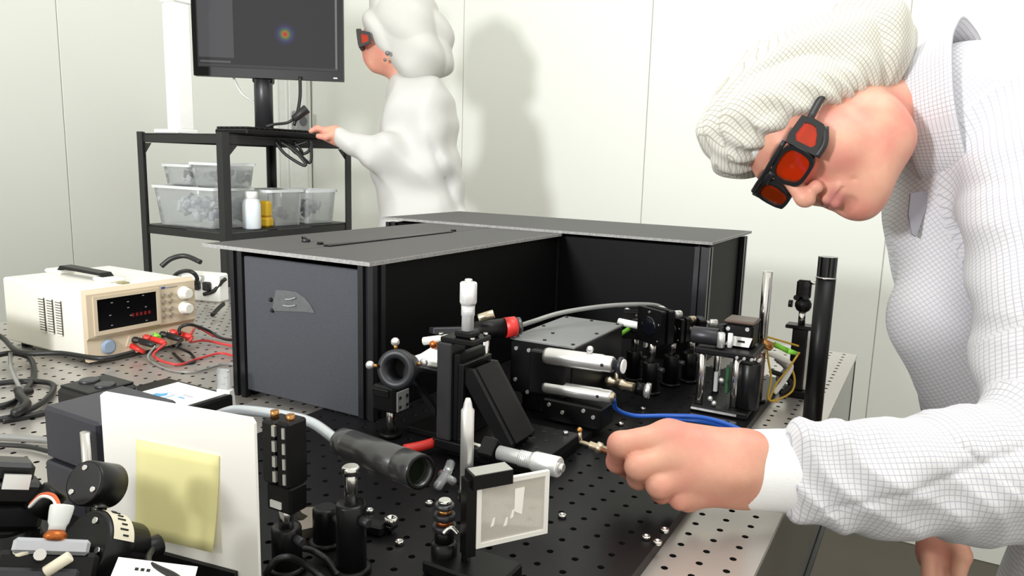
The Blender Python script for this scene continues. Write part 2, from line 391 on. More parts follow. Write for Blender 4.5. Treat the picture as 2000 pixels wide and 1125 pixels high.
q = MB().cyl((-0.86, 0.855, ZL + 0.001), (-0.86, 0.855, ZL + 0.006), 0.007, ch=0.001); q.tube([(-0.867, 0.855, ZL + 0.004), (-0.86, 0.848, ZL + 0.010), (-0.853, 0.855, ZL + 0.004)], 0.0015); q.build('lid_knob', CHARC, en)
MB().box((-0.80, 0.83, ZL + 0.001), (-0.786, 1.16, ZL + 0.0035), 0.001).build('hinge_strip', BLK2, en)
MB().cyl((-0.82, 0.845, ZL + 0.001), (-0.82, 0.845, ZL + 0.0045), 0.005).build('lid_screw', BLK, en)
MB().cyl((-0.80, 1.18, ZL + 0.001), (-0.80, 1.18, ZL + 0.0045), 0.005).build('lid_screw', BLK, en)
# fin-shaped flap over the cable port in the front panel
def fp_at(px, py): p = at(px, py, y=0.742); return (p[0], p[2])
ol = [fp_at(*p) for p in ((540, 566), (560, 567), (580, 570), (597, 582), (608, 596), (616, 611), (596, 609), (570, 608), (545, 607), (533, 607), (536, 586))]
q = MB().prism(ol, (0, 0.742, 0), (1, 0, 0), (0, 0, 1), (0, -0.0014, 0)); pf = q.build('port_flap', mat('flap_grey', '#5b5c5e', 0.5, 0.2, 0.2, 120), en, 'grey fin-shaped flap with two dark clips')
for c in ((530, 585), (533, 606)):
    a = fp_at(*c); MB().sphere((a[0], 0.7405, a[1]), 0.0032, 10).build('clip', BLKM, pf)
for (c0, c1, w) in (((560, 584), (580, 581), 3), ((556, 596), (580, 596), 4)):
    a = fp_at(*c0); b = fp_at(*c1)
    MB().tube([(a[0], 0.7392, a[1]), ((a[0] + b[0]) / 2, 0.7388, (a[1] + b[1]) / 2 - 0.001), (b[0], 0.7392, b[1])], 0.0011).build('crease', GREYP, pf)
# ------------------------------------------------------------------ smooth-blended bodies (distance field -> surface net)
def smin(a, b, k):
    if k <= 0: return np.minimum(a, b)
    h = np.clip(0.5 + 0.5 * (b - a) / k, 0, 1); return b * (1 - h) + a * h - k * h * (1 - h)
class Blob:
    def __init__(s): s.ops = []; s.post = None
    def rc(s, a, b, ra, rb=None, k=0.01, sub=False): s.ops.append(('rc', np.array(a, float), np.array(b, float), ra, ra if rb is None else rb, k, sub)); return s
    def sp(s, c, r, k=0.01, sub=False): return s.rc(c, np.array(c, float) + 1e-5, r, r, k, sub)
    def el(s, c, rad, R=None, k=0.01, sub=False): s.ops.append(('el', np.array(c, float), np.array(rad, float), np.eye(3) if R is None else np.array(R, float), None, k, sub)); return s
    def chain(s, pts, rs, k=0.01):
        for i in range(len(pts) - 1): s.rc(pts[i], pts[i + 1], rs[i], rs[i + 1], k)
        return s
    def cut(s, p, n, k=0.004): s.ops.append(('pl', np.array(p, float), np.array(n, float) / np.linalg.norm(n), None, None, k, True)); return s
    def __call__(s, P):
        d = np.full(len(P), 1e3, np.float32)
        for op in s.ops:
            if op[0] == 'rc':
                _, a, b, ra, rb, k, sub = op; ab = b - a; q = P - a; t = np.clip(q @ ab / max(ab @ ab, 1e-12), 0, 1)
                di = np.sqrt(np.maximum(((q - t[:, None] * ab) ** 2).sum(1), 1e-14)) - (ra + (rb - ra) * t)
            elif op[0] == 'el':
                _, c, rad, R, _x, k, sub = op; q = (P - c) @ R.T
                k0 = np.sqrt(((q / rad) ** 2).sum(1)); k1 = np.sqrt(((q / rad ** 2) ** 2).sum(1)) + 1e-9; di = k0 * (k0 - 1) / k1
            else:
                _, p, n, _x, _y, k, sub = op; di = -((P - p) @ n)
            if op[0] == 'pl': d = -smin(-d, -di, k)      # keep the side the normal points to
            elif sub: d = -smin(-d, di, k)
            else: d = smin(d, di, k)
        if s.post is not None: d = s.post(P, d)
        return d
def surface(fn, lo, hi, h):
    lo = np.array(lo, float); hi = np.array(hi, float); Bk = 8
    nb = np.ceil((hi - lo) / (h * Bk)).astype(int); n = nb * Bk
    D = np.empty(tuple(n), np.float32)
    cc = np.stack(np.meshgrid(*[np.arange(m) for m in nb], indexing='ij'), -1).reshape(-1, 3)
    cen = lo + (cc * Bk + (Bk - 1) / 2) * h; dc = fn(cen)
    Dv = D.reshape(nb[0], Bk, nb[1], Bk, nb[2], Bk)
    Dv[:] = np.sign(dc).reshape(nb[0], 1, nb[1], 1, nb[2], 1)
    act = cc[np.abs(dc) < h * Bk * 1.35]
    off = np.stack(np.meshgrid(*[np.arange(Bk)] * 3, indexing='ij'), -1).reshape(-1, 3)
    for i in range(0, len(act), 400):
        a = act[i:i + 400]; P = lo + (a[:, None, :] * Bk + off[None]) * h
        d = fn(P.reshape(-1, 3)).reshape(len(a), Bk, Bk, Bk)
        for q, bl in zip(d, a): Dv[bl[0], :, bl[1], :, bl[2], :] = q
    S = D < 0
    c = np.zeros(tuple(n - 1), np.uint8)
    for dx in (0, 1):
        for dy in (0, 1):
            for dz in (0, 1): c += S[dx:n[0] - 1 + dx, dy:n[1] - 1 + dy, dz:n[2] - 1 + dz]
    A = np.argwhere((c > 0) & (c < 8)); idx = np.full(tuple(n - 1), -1, np.int32); idx[A[:, 0], A[:, 1], A[:, 2]] = np.arange(len(A))
    cor = np.array([(x, y, z) for x in (0, 1) for y in (0, 1) for z in (0, 1)])
    val = np.stack([D[A[:, 0] + o[0], A[:, 1] + o[1], A[:, 2] + o[2]] for o in cor], 1)
    acc = np.zeros((len(A), 3)); cnt = np.zeros(len(A))
    for i in range(8):
        for j in range(i + 1, 8):
            if np.abs(cor[i] - cor[j]).sum() != 1: continue
            m = (val[:, i] < 0) != (val[:, j] < 0); t = np.where(m, val[:, i] / np.where(m, val[:, i] - val[:, j], 1), 0)
            acc += np.where(m[:, None], cor[i] + t[:, None] * (cor[j] - cor[i]), 0); cnt += m
    verts = lo + (A + acc / cnt[:, None]) * h
    quads = []
    for ax in range(3):
        b_, c_ = (ax + 1) % 3, (ax + 2) % 3
        sl0 = [slice(None)] * 3; sl1 = [slice(None)] * 3; sl0[ax] = slice(0, -1); sl1[ax] = slice(1, None)
        s0 = S[tuple(sl0)]; s1 = S[tuple(sl1)]; E = np.argwhere(s0 != s1); E = E[(E[:, b_] > 0) & (E[:, c_] > 0) & (E[:, b_] < n[b_] - 1) & (E[:, c_] < n[c_] - 1)]
        ins = s0[E[:, 0], E[:, 1], E[:, 2]]
        def cell(db, dc_):
            e = E.copy(); e[:, b_] += db; e[:, c_] += dc_; return idx[e[:, 0], e[:, 1], e[:, 2]]
        q = np.stack([cell(-1, -1), cell(0, -1), cell(0, 0), cell(-1, 0)], 1)
        q[~ins] = q[~ins][:, ::-1]; quads.append(q)
    Q = np.concatenate(quads); Q = Q[(Q >= 0).all(1)]
    return verts, Q
def blob_mesh(name, parts, material, parent=None, loc=None, attrs=None):
    vs = []; qs = []; o = 0
    for v, q in parts: vs.append(v); qs.append(q + o); o += len(v)
    v = np.concatenate(vs); q = np.concatenate(qs); root = ORG[parent.name] if parent is not None else V3(loc)
    me = bpy.data.meshes.new(name); me.vertices.add(len(v)); me.vertices.foreach_set('co', (v - np.array(root)).astype(np.float32).ravel())
    me.loops.add(len(q) * 4); me.polygons.add(len(q)); me.loops.foreach_set('vertex_index', q.astype(np.int32).ravel())
    me.polygons.foreach_set('loop_start', np.arange(0, len(q) * 4, 4, dtype=np.int32))
    me.polygons.foreach_set('use_smooth', np.ones(len(q), bool)); me.update(calc_edges=True); me.validate()
    for an, fn in (attrs or {}).items():
        val = fn(v).astype(np.float32)
        at_ = me.attributes.new(an, 'FLOAT_VECTOR' if val.ndim == 2 else 'FLOAT', 'POINT'); at_.data.foreach_set('vector' if val.ndim == 2 else 'value', val.ravel())
    me.materials.append(material)
    ob = bpy.data.objects.new(name, me); COL.objects.link(ob); ORG[ob.name] = root
    if parent is not None: ob.parent = parent
    else: ob.location = root
    return ob
def im(x, y, z): return RT * x + UP * y - FW * z          # picture axes: right, up, towards the viewer
def unit(a): return a / np.linalg.norm(a)

def skin_material(name, base, red, rough=0.5):
    m = bpy.data.materials.new(name); m.use_nodes = True; nt = m.node_tree; n = nt.nodes; l = nt.links; b = n['Principled BSDF']
    tc = n.new('ShaderNodeTexCoord'); no = n.new('ShaderNodeTexNoise'); no.inputs['Scale'].default_value = 22; no.inputs['Detail'].default_value = 4; l.new(tc.outputs['Object'], no.inputs['Vector'])
    rp = n.new('ShaderNodeValToRGB'); rp.color_ramp.elements[0].position = 0.35; rp.color_ramp.elements[1].position = 0.7
    rp.color_ramp.elements[0].color = lin(base) + (1,); rp.color_ramp.elements[1].color = lin(red) + (1,); l.new(no.outputs['Fac'], rp.inputs[0])
    at_ = n.new('ShaderNodeAttribute'); at_.attribute_name = 'lip'
    mx = n.new('ShaderNodeMix'); mx.data_type = 'RGBA'; mx.inputs[7].default_value = lin('#b86f6c') + (1,); l.new(at_.outputs['Fac'], mx.inputs[0]); l.new(rp.outputs[0], mx.inputs[6])
    a2 = n.new('ShaderNodeAttribute'); a2.attribute_name = 'brow'
    m2 = n.new('ShaderNodeMix'); m2.data_type = 'RGBA'; m2.inputs[7].default_value = lin('#4a3428') + (1,); l.new(a2.outputs['Fac'], m2.inputs[0]); l.new(mx.outputs[2], m2.inputs[6])
    l.new(m2.outputs[2], b.inputs['Base Color']); b.inputs['Roughness'].default_value = rough
    b.inputs['Subsurface Weight'].default_value = 0.12; b.inputs['Subsurface Radius'].default_value = (0.012, 0.004, 0.002); b.inputs['Subsurface Scale'].default_value = 0.6
    n2 = n.new('ShaderNodeTexNoise'); n2.inputs['Scale'].default_value = 420; l.new(tc.outputs['Object'], n2.inputs['Vector'])
    bp = n.new('ShaderNodeBump'); bp.inputs['Strength'].default_value = 0.18; bp.inputs['Distance'].default_value = 0.001; l.new(n2.outputs['Fac'], bp.inputs['Height']); l.new(bp.outputs[0], b.inputs['Normal'])
    return m
def grid_cloth(name, base, line, pitch, width=0.16, attr='weave'):
    """white cleanroom cloth with a fine woven grid of grey threads; the weave follows the cloth"""
    m = bpy.data.materials.new(name); m.use_nodes = True; nt = m.node_tree; n = nt.nodes; l = nt.links; b = n['Principled BSDF']
    a = n.new('ShaderNodeAttribute'); a.attribute_name = attr; sp = n.new('ShaderNodeSeparateXYZ'); l.new(a.outputs['Vector'], sp.inputs[0])
    outs = []
    for ax in (0, 1):
        dv = n.new('ShaderNodeMath'); dv.operation = 'DIVIDE'; dv.inputs[1].default_value = pitch; l.new(sp.outputs[ax], dv.inputs[0])
        pp = n.new('ShaderNodeMath'); pp.operation = 'PINGPONG'; pp.inputs[1].default_value = 0.5; l.new(dv.outputs[0], pp.inputs[0])
        mr = n.new('ShaderNodeMapRange'); mr.interpolation_type = 'SMOOTHSTEP'; mr.inputs[1].default_value = 0.0; mr.inputs[2].default_value = width; mr.inputs[3].default_value = 1; mr.inputs[4].default_value = 0
        l.new(pp.outputs[0], mr.inputs[0]); outs.append(mr.outputs[0])
    mx = n.new('ShaderNodeMath'); mx.operation = 'MAXIMUM'; l.new(outs[0], mx.inputs[0]); l.new(outs[1], mx.inputs[1])
    mi = n.new('ShaderNodeMix'); mi.data_type = 'RGBA'; mi.inputs[6].default_value = lin(base) + (1,); mi.inputs[7].default_value = lin(line) + (1,); l.new(mx.outputs[0], mi.inputs[0])
    l.new(mi.outputs[2], b.inputs['Base Color']); b.inputs['Roughness'].default_value = 0.75; b.inputs['Sheen Weight'].default_value = 0.1
    return m
# ------------------------------------------------------------------ man bending over the table
SKIN = skin_material('skin', '#d6a088', '#cf8676')
HC = at(1583, 245, d=1.06)                                   # middle of the head
_v = unit(HC - CAM); _hr = unit(RT - _v * (RT @ _v)); _hu = np.cross(_hr, _v)
def imh(x, y, z): return _hr * x + _hu * y - _v * z        # the same at the head's own line of sight
hL, hU = unit(imh(.33, .60, .73)), unit(imh(-.89, .44, .06)); hF = unit(np.cross(hL, hU)); hU = np.cross(hF, hL)
def hp(x, y, z): return HC + hL * x + hF * y + hU * z       # head coordinates: left, forward, up
HR = np.stack([hL, hF, hU])                                  # world -> head axes
man = thing('person', 'man in a white grid-weave coat and cap with orange goggles bending over the table', 'person', (0.25, 1.25, 0))

def build_head():
    b = Blob()
    b.el(hp(0, -.02, .035), (.078, .099, .088), HR)
    b.el(hp(0, .035, -.035), (.066, .062, .085), HR, k=.03)
    b.el(hp(0, .045, .042), (.062, .046, .05), HR, k=.02)
    for s in (1, -1):
        b.rc(hp(s * .056, -.012, -.066), hp(s * .018, .068, -.106), .026, .022, k=.03)
        b.el(hp(s * .043, .05, -.042), (.03, .035, .038), HR, k=.02)
    b.el(hp(0, .04, -.095), (.05, .05, .03), HR, k=.03)
    b.sp(hp(0, .083, -.108), .019, k=.022)
    b.rc(hp(-.036, .082, .022), hp(.036, .082, .022), .011, k=.018)
    b.rc(hp(0, .091, .012), hp(0, .118, -.036), .0075, .0115, k=.012)
    b.sp(hp(0, .117, -.040), .0125, k=.008)
    for s in (1, -1):
        b.sp(hp(s * .0155, .106, -.043), .0095, k=.007)
        b.sp(hp(s * .033, .112, .0), .0195, k=.012, sub=True)
        b.sp(hp(s * .033, .0785, .0), .0135, k=.004)
        b.rc(hp(s * .022, .092, -.0045), hp(s * .044, .086, -.0045), .0028, k=.004)
        b.rc(hp(s * .022, .0935, .0065), hp(s * .044, .087, .0065), .0032, k=.004)
        b.sp(hp(s * .008, .1125, -.0535), .0042, k=.003, sub=True)
        b.rc(hp(s * .021, .099, -.052), hp(s * .034, .083, -.078), .0022, k=.008, sub=True)
    b.el(hp(0, .086, -.071), (.03, .017, .02), HR, k=.014)
    b.rc(hp(-.023, .0935, -.0685), hp(0, .1035, -.0655), .0042, .0058, k=.005); b.rc(hp(.023, .0935, -.0685), hp(0, .1035, -.0655), .0042, .0058, k=.005)
    b.rc(hp(-.021, .0925, -.0765), hp(0, .1015, -.0785), .0045, .007, k=.005); b.rc(hp(.021, .0925, -.0765), hp(0, .1015, -.0785), .0045, .007, k=.005)
    b.rc(hp(-.026, .0975, -.0725), hp(0, .112, -.0718), .0022, k=.002, sub=True); b.rc(hp(.026, .0975, -.0725), hp(0, .112, -.0718), .0022, k=.002, sub=True)
    b.rc(hp(-.015, .105, -.0915), hp(.015, .105, -.0915), .0065, k=.008, sub=True)
    # neck runs from the skull base into the collar
    b.chain([hp(0, -.035, -.05), NECK_A, NECK_B], [.064, .056, .056], k=.035)
    # soft fold under the jaw
    b.rc(hp(.04, -.0, -.095), hp(-.04, -.0, -.095), .034, k=.03)
    return b
NECK_A = at(1755, 225, d=1.095); NECK_B = at(1880, 215, d=1.10)
def lipw(v):
    q = (v - HC) @ HR.T
    w = np.clip(1 - (np.abs(q[:, 0]) / .025) ** 4, 0, 1) * np.clip(1 - ((q[:, 2] + .0725) / .0125) ** 4, 0, 1) * (q[:, 1] > .085) * (q[:, 1] < .13)
    return np.clip(w * 1.3, 0, 1) * .75
def broww(v):
    q = (v - HC) @ HR.T; x = np.abs(q[:, 0]); zc = .026 - ((x - .03) / .03) ** 2 * .006
    return np.clip(1 - ((q[:, 2] - zc) / .0055) ** 2, 0, 1) * ((x > .012) & (x < .055) & (q[:, 1] > .05) & (q[:, 1] < .13)) * .8

# left hand closed on the connector
def build_hand():
    b = Blob()
    W = lambda px, py, d: at(px, py, d=d * .968)
    wr = W(1452, 916, .782); wr2 = W(1560, 918, .79)
    b.rc(wr2 + im(0, .012, 0), wr + im(0, .013, 0), .023, .0205, k=.012); b.rc(wr2 - im(0, .012, 0), wr - im(0, .0125, 0), .023, .0205, k=.012)
    mcp = [W(1306, 852, .778), W(1318, 892, .768), W(1338, 930, .766), W(1366, 960, .772)]
    rs = [.0165, .017, .016, .0145]
    for m, r_, o in zip(mcp, rs, (.017, .006, -.005, -.016)): b.rc(wr + im(0, o, 0), m, .021, r_, k=.02)
    b.el((mcp[1] + mcp[2]) / 2 * .5 + wr * .5, (.04, .032, .02), None, k=.02)
    pip = [W(1212, 868, .768), W(1246, 911, .757), W(1286, 948, .755), W(1328, 974, .762)]
    dip = [W(1206, 902, .790), W(1247, 934, .776), W(1292, 962, .770), W(1342, 980, .772)]
    tip = [W(1226, 918, .806), W(1268, 936, .800), W(1312, 956, .790), W(1362, 968, .788)]
    fr = [(.0145, .0128, .0112, .0098), (.0145, .0128, .0112, .010), (.0138, .0120, .0106, .0096), (.0125, .0106, .0096, .0086)]
    f = [Blob() for _ in range(4)]
    for i in range(4): f[i].chain([mcp[i], pip[i], dip[i], tip[i]], fr[i], k=.004)
    th = Blob().chain([W(1420, 880, .80), W(1345, 862, .815), W(1262, 872, .822), W(1212, 886, .822)], [.020, .0165, .0125, .010], k=.008)
    def fn(P):
        d = b(P)
        fd = f[0](P)
        for i in range(1, 4): fd = smin(fd, f[i](P), .0022)
        return smin(smin(d, fd, .010), th(P), .006)
    return fn
hand_fn = build_hand()
# other hand, hanging in the shade below the sleeve
def build_far_hand():
    W = lambda px, py, d: at(px, py, d=d); b = Blob()
    b.chain([W(1860, 960, 1.16), W(1842, 1040, 1.13)], [.034, .03], k=.01)
    b.el(W(1840, 1080, 1.125), (.036, .024, .042), None, k=.02)
    f = Blob()
    for (x0, x1, x2, L) in ((1815, 1814, 1822, 0), (1833, 1836, 1843, 14), (1851, 1856, 1860, 10), (1864, 1872, 1874, -6)):
        f.chain([W(x0, 1095, 1.115), W(x1, 1150 + L, 1.10), W(x2, 1195 + L, 1.115)], [.0115, .0105, .009], k=.003)
    t = Blob().chain([W(1862, 1045, 1.105), W(1880, 1085, 1.09), W(1872, 1122, 1.085)], [.017, .0125, .0105], k=.006)
    return lambda P: smin(smin(b(P), f(P), .008), t(P), .008)
far_fn = build_far_hand()
hd = build_head()
def bounds(*ps, pad=.05): a = np.array(ps); return a.min(0) - pad, a.max(0) + pad
hb = bounds(hp(.1, .12, .13), hp(-.1, -.12, -.13), hp(.1, -.12, .13), hp(-.1, .12, -.13), NECK_B, pad=.04)
head_s = surface(hd, hb[0], hb[1], .0019)
hand_s = surface(hand_fn, *bounds(at(1190, 830, d=.76), at(1560, 1000, d=.80), at(1200, 1000, d=.82), pad=.035), .0015)
far_s = surface(far_fn, *bounds(at(1800, 960, d=1.16), at(1900, 1220, d=1.08), pad=.05), .003)
# trunk, arms and legs under the clothes
SHL = at(2005, 300, d=1.00); SHR = at(1900, 330, d=1.36); ELB = at(2085, 905, d=.80); CUFF = at(1530, 912, d=.763)
CH = (SHL + SHR) / 2; HIP = np.array([0.40, 1.42, 0.86])
W0 = lambda px, py, d: at(px, py, d=d)
bd = Blob().chain([NECK_B, CH], [.06, .09], k=.05).chain([CH, W0(2010, 560, 1.18), HIP], [.09, .10, .10], k=.05).rc(SHL, SHR, .05, k=.05)
bd.chain([SHL, ELB, at(1560, 918, d=.765)], [.05, .042, .03], k=.03).chain([SHR, at(2075, 760, d=1.34), at(1880, 940, d=1.17)], [.05, .042, .03], k=.03)
LEGS = []
for s in (-1, 1):
    hpj = HIP + np.array([.02, s * .085, -.05]); kn = np.array([hpj[0] - .02, hpj[1], .48]); an = np.array([hpj[0] + .03, hpj[1], .09]); LEGS.append((hpj, kn, an))
    bd.chain([hpj, kn, an], [.075, .052, .04], k=.03); bd.rc(an + np.array([0, 0, -.05]), an + np.array([-.16, 0, -.058]), .036, .03, k=.03)
body_s = surface(bd, *bounds(np.array([-.2, .75, .02]), np.array([.6, 1.6, 1.4]), pad=.05), .010)
blob_mesh('body', [head_s, hand_s, far_s, body_s], SKIN, man, attrs={'lip': lipw, 'brow': broww})

# coat ----------------------------------------------------------------
def wav(P, d, f, amp, ph=0.0): return amp * np.sin(P @ np.array(d) * f + ph)
def folds(P, d):
    w = P + .02 * np.stack([np.sin(P[:, 2] * 23 + 1), np.sin(P[:, 0] * 19 + 2), np.sin(P[:, 1] * 21)], 1)
    e = wav(w, unit(RT + .5 * UP), 62, .0022) * (.5 + .5 * np.sin(w @ UP * 17 + .5)) + wav(w, unit(RT * .3 - UP), 48, .0018, 1.3) * (.5 + .5 * np.sin(w @ RT * 21))
    return d + e
COLA, COLB = at(1800, 235, d=1.10), at(1905, 225, d=1.145)
W = lambda px, py, d: at(px, py, d=d)
ct = Blob()
ct.rc(W(1905, 270, 1.15), W(2010, 330, 1.16), .105, .15, k=.05)                # upper back and shoulders
ct.rc(W(1888, 222, 1.075), W(2010, 300, 1.09), .104, .145, k=.05)              # yoke under the collar
ct.rc(W(1960, 420, 1.16), W(2080, 760, 1.2), .17, .20, k=.06)                  # trunk
ct.rc(W(1848, 450, 1.10), W(1848, 630, 1.09), .062, .064, k=.06)               # hanging front of the coat
ct.rc(W(1848, 640, 1.09), W(1930, 800, 1.12), .062, .080, k=.06)
ct.rc(W(2030, 560, 1.2), HIP + np.array([.02, 0, .05]), .17, .17, k=.06); ct.rc(SHL + FW * .03, SHR, .085, .085, k=.06)
ct.rc(W(2080, 760, 1.2), HIP + np.array([0, 0, -.05]), .19, .20, k=.06); ct.rc(HIP + np.array([0, -.03, 0]), np.array([.36, 1.38, .50]), .20, .22, k=.05)
ct.rc(SHR, W(2075, 760, 1.34), .085, .075, k=.04); ct.rc(W(2075, 760, 1.34), W(1900, 930, 1.18), .072, .058, k=.03)
ct.cut((0, 0, .42), (0, 0, 1), k=.01)
sl = Blob()
sl.rc(SHL, W(2075, 700, .86), .088, .084, k=.03); sl.rc(W(2075, 700, .86), ELB, .084, .082, k=.03)
sl.rc(ELB, W(1880, 930, .793), .082, .066, k=.03); sl.rc(W(1880, 930, .793), W(1700, 930, .772), .066, .0575, k=.02); sl.rc(W(1700, 930, .772), W(1612, 924, .766), .0575, .046, k=.02)
# pushed-up folds behind the cuff
for (p0, p1, r_) in (((1572, 858), (1578, 985), .020), ((1625, 866), (1650, 1000), .016), ((1700, 855), (1725, 1005), .013)):
    sl.rc(W(*p0, .75), W(*p1, .745), r_, k=.022)
def seam_plane(p, q):
    n_ = np.cross(ray(*p), ray(*q)); return unit(n_)
SEAM1 = seam_plane((1795, 812), (2000, 965))
def sleeve_post(P, d):
    t = (P - CUFF) @ unit(ELB - CUFF); a = (P - CUFF) @ UP
    ph = t * 62 + a * 40 + 1.4 * np.sin(a * 38 + 1) + .8 * np.sin(t * 31)
    e = (.006 * np.abs(np.sin(ph)) - .004) * np.clip(1.2 - t / .26, 0.2, 1) + .0028 * np.sin(t * 40 - a * 80 + 1) * np.clip(t / .12, 0, 1)
    e += .004 * np.exp(-((a + .012 - .28 * (t - .1)) / .0035) ** 2) * np.clip(t / .05, 0, 1)       # long crease along the sleeve
    e += .0028 * np.exp(-(((P - CAM) @ SEAM1) / .0028) ** 2) * (((P - CAM) @ RT) / ((P - CAM) @ FW) > .53)   # sewn seam
    return d + e
sl.post = sleeve_post; ct.post = folds
def coat_fn(P): return smin(ct(P), sl(P), .012)
coat_s = surface(coat_fn, *bounds(np.array([-.16, .74, .40]), np.array([.66, 1.66, 1.45]), pad=.04), .0042)
seg = [(SHL, W(2075, 700, .86)), (W(2075, 700, .86), ELB), (ELB, CUFF)]
def weave(v):
    ds = []; uv = []
    for a, b_ in seg:
        ax = unit(b_ - a); L = np.linalg.norm(b_ - a); q = v - a; t = q @ ax; tc = np.clip(t, 0, L); rad = q - tc[:, None] * ax; ds.append(np.linalg.norm(rad, axis=1))
        e1 = unit(-FW - ax * (-FW @ ax)); e2 = np.cross(ax, e1); r_ = .06; an = np.arctan2(rad @ e2, rad @ e1); uv.append(np.stack([t, an * r_, 0 * t], 1))
    ds = np.array(ds); k = ds.argmin(0); out = np.array(uv)[k, np.arange(len(v))]
    trunk = ds.min(0) > .108
    q = v - CH; e = unit(np.cross(unit(HIP - CH), -FW)); ax = unit(HIP - CH)
    tor = np.stack([q @ ax, q @ e + .35 * (q @ np.cross(ax, e)), 0 * q[:, 0]], 1); out[trunk] = tor[trunk]
    return out
CLOTH = grid_cloth('coat_grid_cloth', '#dddce0', '#b3b2bd', .0056, .14)
blob_mesh('coat', [coat_s], CLOTH, man, attrs={'weave': weave})
# stand collar: a leaning open band round the neck
def band(name, c0, c1, r0, r1, th, material, parent, squash=1.0, n=48, m=8, ripple=0.0):
    """hollow sleeve from c0 to c1; squash shortens it towards the viewer"""
    ax = unit(c1 - c0); vw = unit(CAM - c1); e1 = unit(vw - ax * (vw @ ax)); e2 = np.cross(ax, e1); mb = MB(); v = []; f = []
    for side in (0, 1):
        for j in range(m + 1):
            s = j / m; c = c0 + (c1 - c0) * s; r_ = r0 + (r1 - r0) * s - side * th
            for i in range(n):
                a = 2 * pi * i / n; rr = r_ * (1 + ripple * sin(a * 9 + 2 * s)); v.append(c + e1 * cos(a) * rr * squash + e2 * sin(a) * rr)
    K = (m + 1) * n
    for j in range(m):
        for i in range(n):
            k = (i + 1) % n; a, b_, c, d = j * n + i, j * n + k, (j + 1) * n + k, (j + 1) * n + i; f += [[a, b_, c, d], [K + d, K + c, K + b_, K + a]]
    for i in range(n):
        k = (i + 1) % n; f += [[i, K + i, K + k, k], [m * n + i, m * n + k, K + m * n + k, K + m * n + i]]
    mb.add(v, f, True); o = mb.build(name, material, parent)
    L = np.linalg.norm(c1 - c0); w = o.data.attributes.new('weave', 'FLOAT_VECTOR', 'POINT'); arr = []
    for side in (0, 1):
        for j in range(m + 1):
            for i in range(n): arr += [j / m * L, 2 * pi * i / n * (r0 + r1) / 2, 0]
    w.data.foreach_set('vector', arr); return o
CLOTH2 = grid_cloth('collar_grid_cloth', '#dcdbdf', '#abaab4', .0056)
band('collar', at(1912, 212, d=1.04), at(1800, 238, d=1.095), .128, .101, .004, CLOTH2, man, squash=.80, ripple=.012)
q = MB().prism([(0, 0), (.024, .004), (.022, -.02), (.008, -.062), (.002, -.058), (-.003, -.03)], at(1776, 378, d=1.06), RT, UP, -FW * .004); q.build('collar_tab', mat('coat_lining', '#9d9ba4', 0.8), man)
band('cuff', at(1585, 920, d=.766), at(1434, 916, d=.757), .0440, .0392, .003, mat('white_knit', '#f4f4f5', 0.8, 0, 0.02, 80, 0.3, 500), man, squash=.80)

# cap -----------------------------------------------------------------
cp = Blob()
cp.el(hp(0, -.026, .036), (.101, .118, .094), HR)
cp.el(hp(-.01, .042, .078), (.088, .064, .060), HR, k=.03)
cp.el(hp(.035, -.128, -.01), (.082, .082, .070), HR, k=.05)
CUTP = hp(0, .1, .054); CUTN = unit(np.cross(hL, hF * .189 + hU * .139))
if CUTN @ hU < 0: CUTN = -CUTN
cp.cut(CUTP, CUTN, k=.012)
def cap_post(P, d):
    q = (P - HC) @ HR.T; h = (P - CUTP) @ CUTN; a = np.arctan2(q[:, 0], q[:, 1] + .03)
    g = np.clip(1 - h / .055, 0, 1); w = np.sin(a * 23 + .6 * np.sin(a * 5)) * .0035 * g
    ph = q[:, 1] * 30 + q[:, 0] * 22 + 2.2 * np.sin(q[:, 2] * 22 + 1) + 1.3 * np.sin(q[:, 0] * 35)
    w += (.006 - .012 * np.abs(np.sin(ph))) * np.clip(h / .06, 0, 1)
    w += .003 * np.sin(q[:, 2] * 60 - q[:, 1] * 54 + 2 * np.sin(q[:, 0] * 30 + 1)) * np.clip(h / .05, 0, 1)
    return d + w
cp.post = cap_post
cb = bounds(hp(.12, .13, .17), hp(-.12, -.2, -.12), hp(.12, -.2, .17), hp(-.12, .13, -.1), hp(.12, -.2, -.1), hp(-.12, .1, .17), pad=.03)
cap_s = surface(cp, cb[0], cb[1], .0024)
def capweave(v):
    q = (v - HC) @ HR.T; return np.stack([q[:, 1] + .15 * q[:, 2], q[:, 2] + .35 * np.abs(q[:, 0]), 0 * q[:, 0]], 1)
blob_mesh('cap', [cap_s], grid_cloth('cap_grid_cloth', '#d2d0c6', '#a09b8d', .0052, .15), man, attrs={'weave': capweave})
# white sweat band under the front of the cap
bl = []
for i in range(25):
    a = radians(-75 + 150 * i / 24); bl.append(hp(.078 * sin(a), .001 + .089 * cos(a), .050 - .012 * (1 - cos(a))))
q = MB(); v = []; f = []
for p in bl:
    n_ = unit(p - hp(0, 0, .05)); v += [p + n_ * .0025 - hU * .012, p + n_ * .0035 + hU * .014, p - n_ * .004 + hU * .014, p - n_ * .004 - hU * .012]
for i in range(24):
    for k in range(4): f.append([i * 4 + k, i * 4 + (k + 1) % 4, i * 4 + 4 + (k + 1) % 4, i * 4 + 4 + k])
f += [[3, 2, 1, 0], [96, 97, 98, 99]]
q.add(v, f, True); q.build('sweat_band', WHITEP, man)

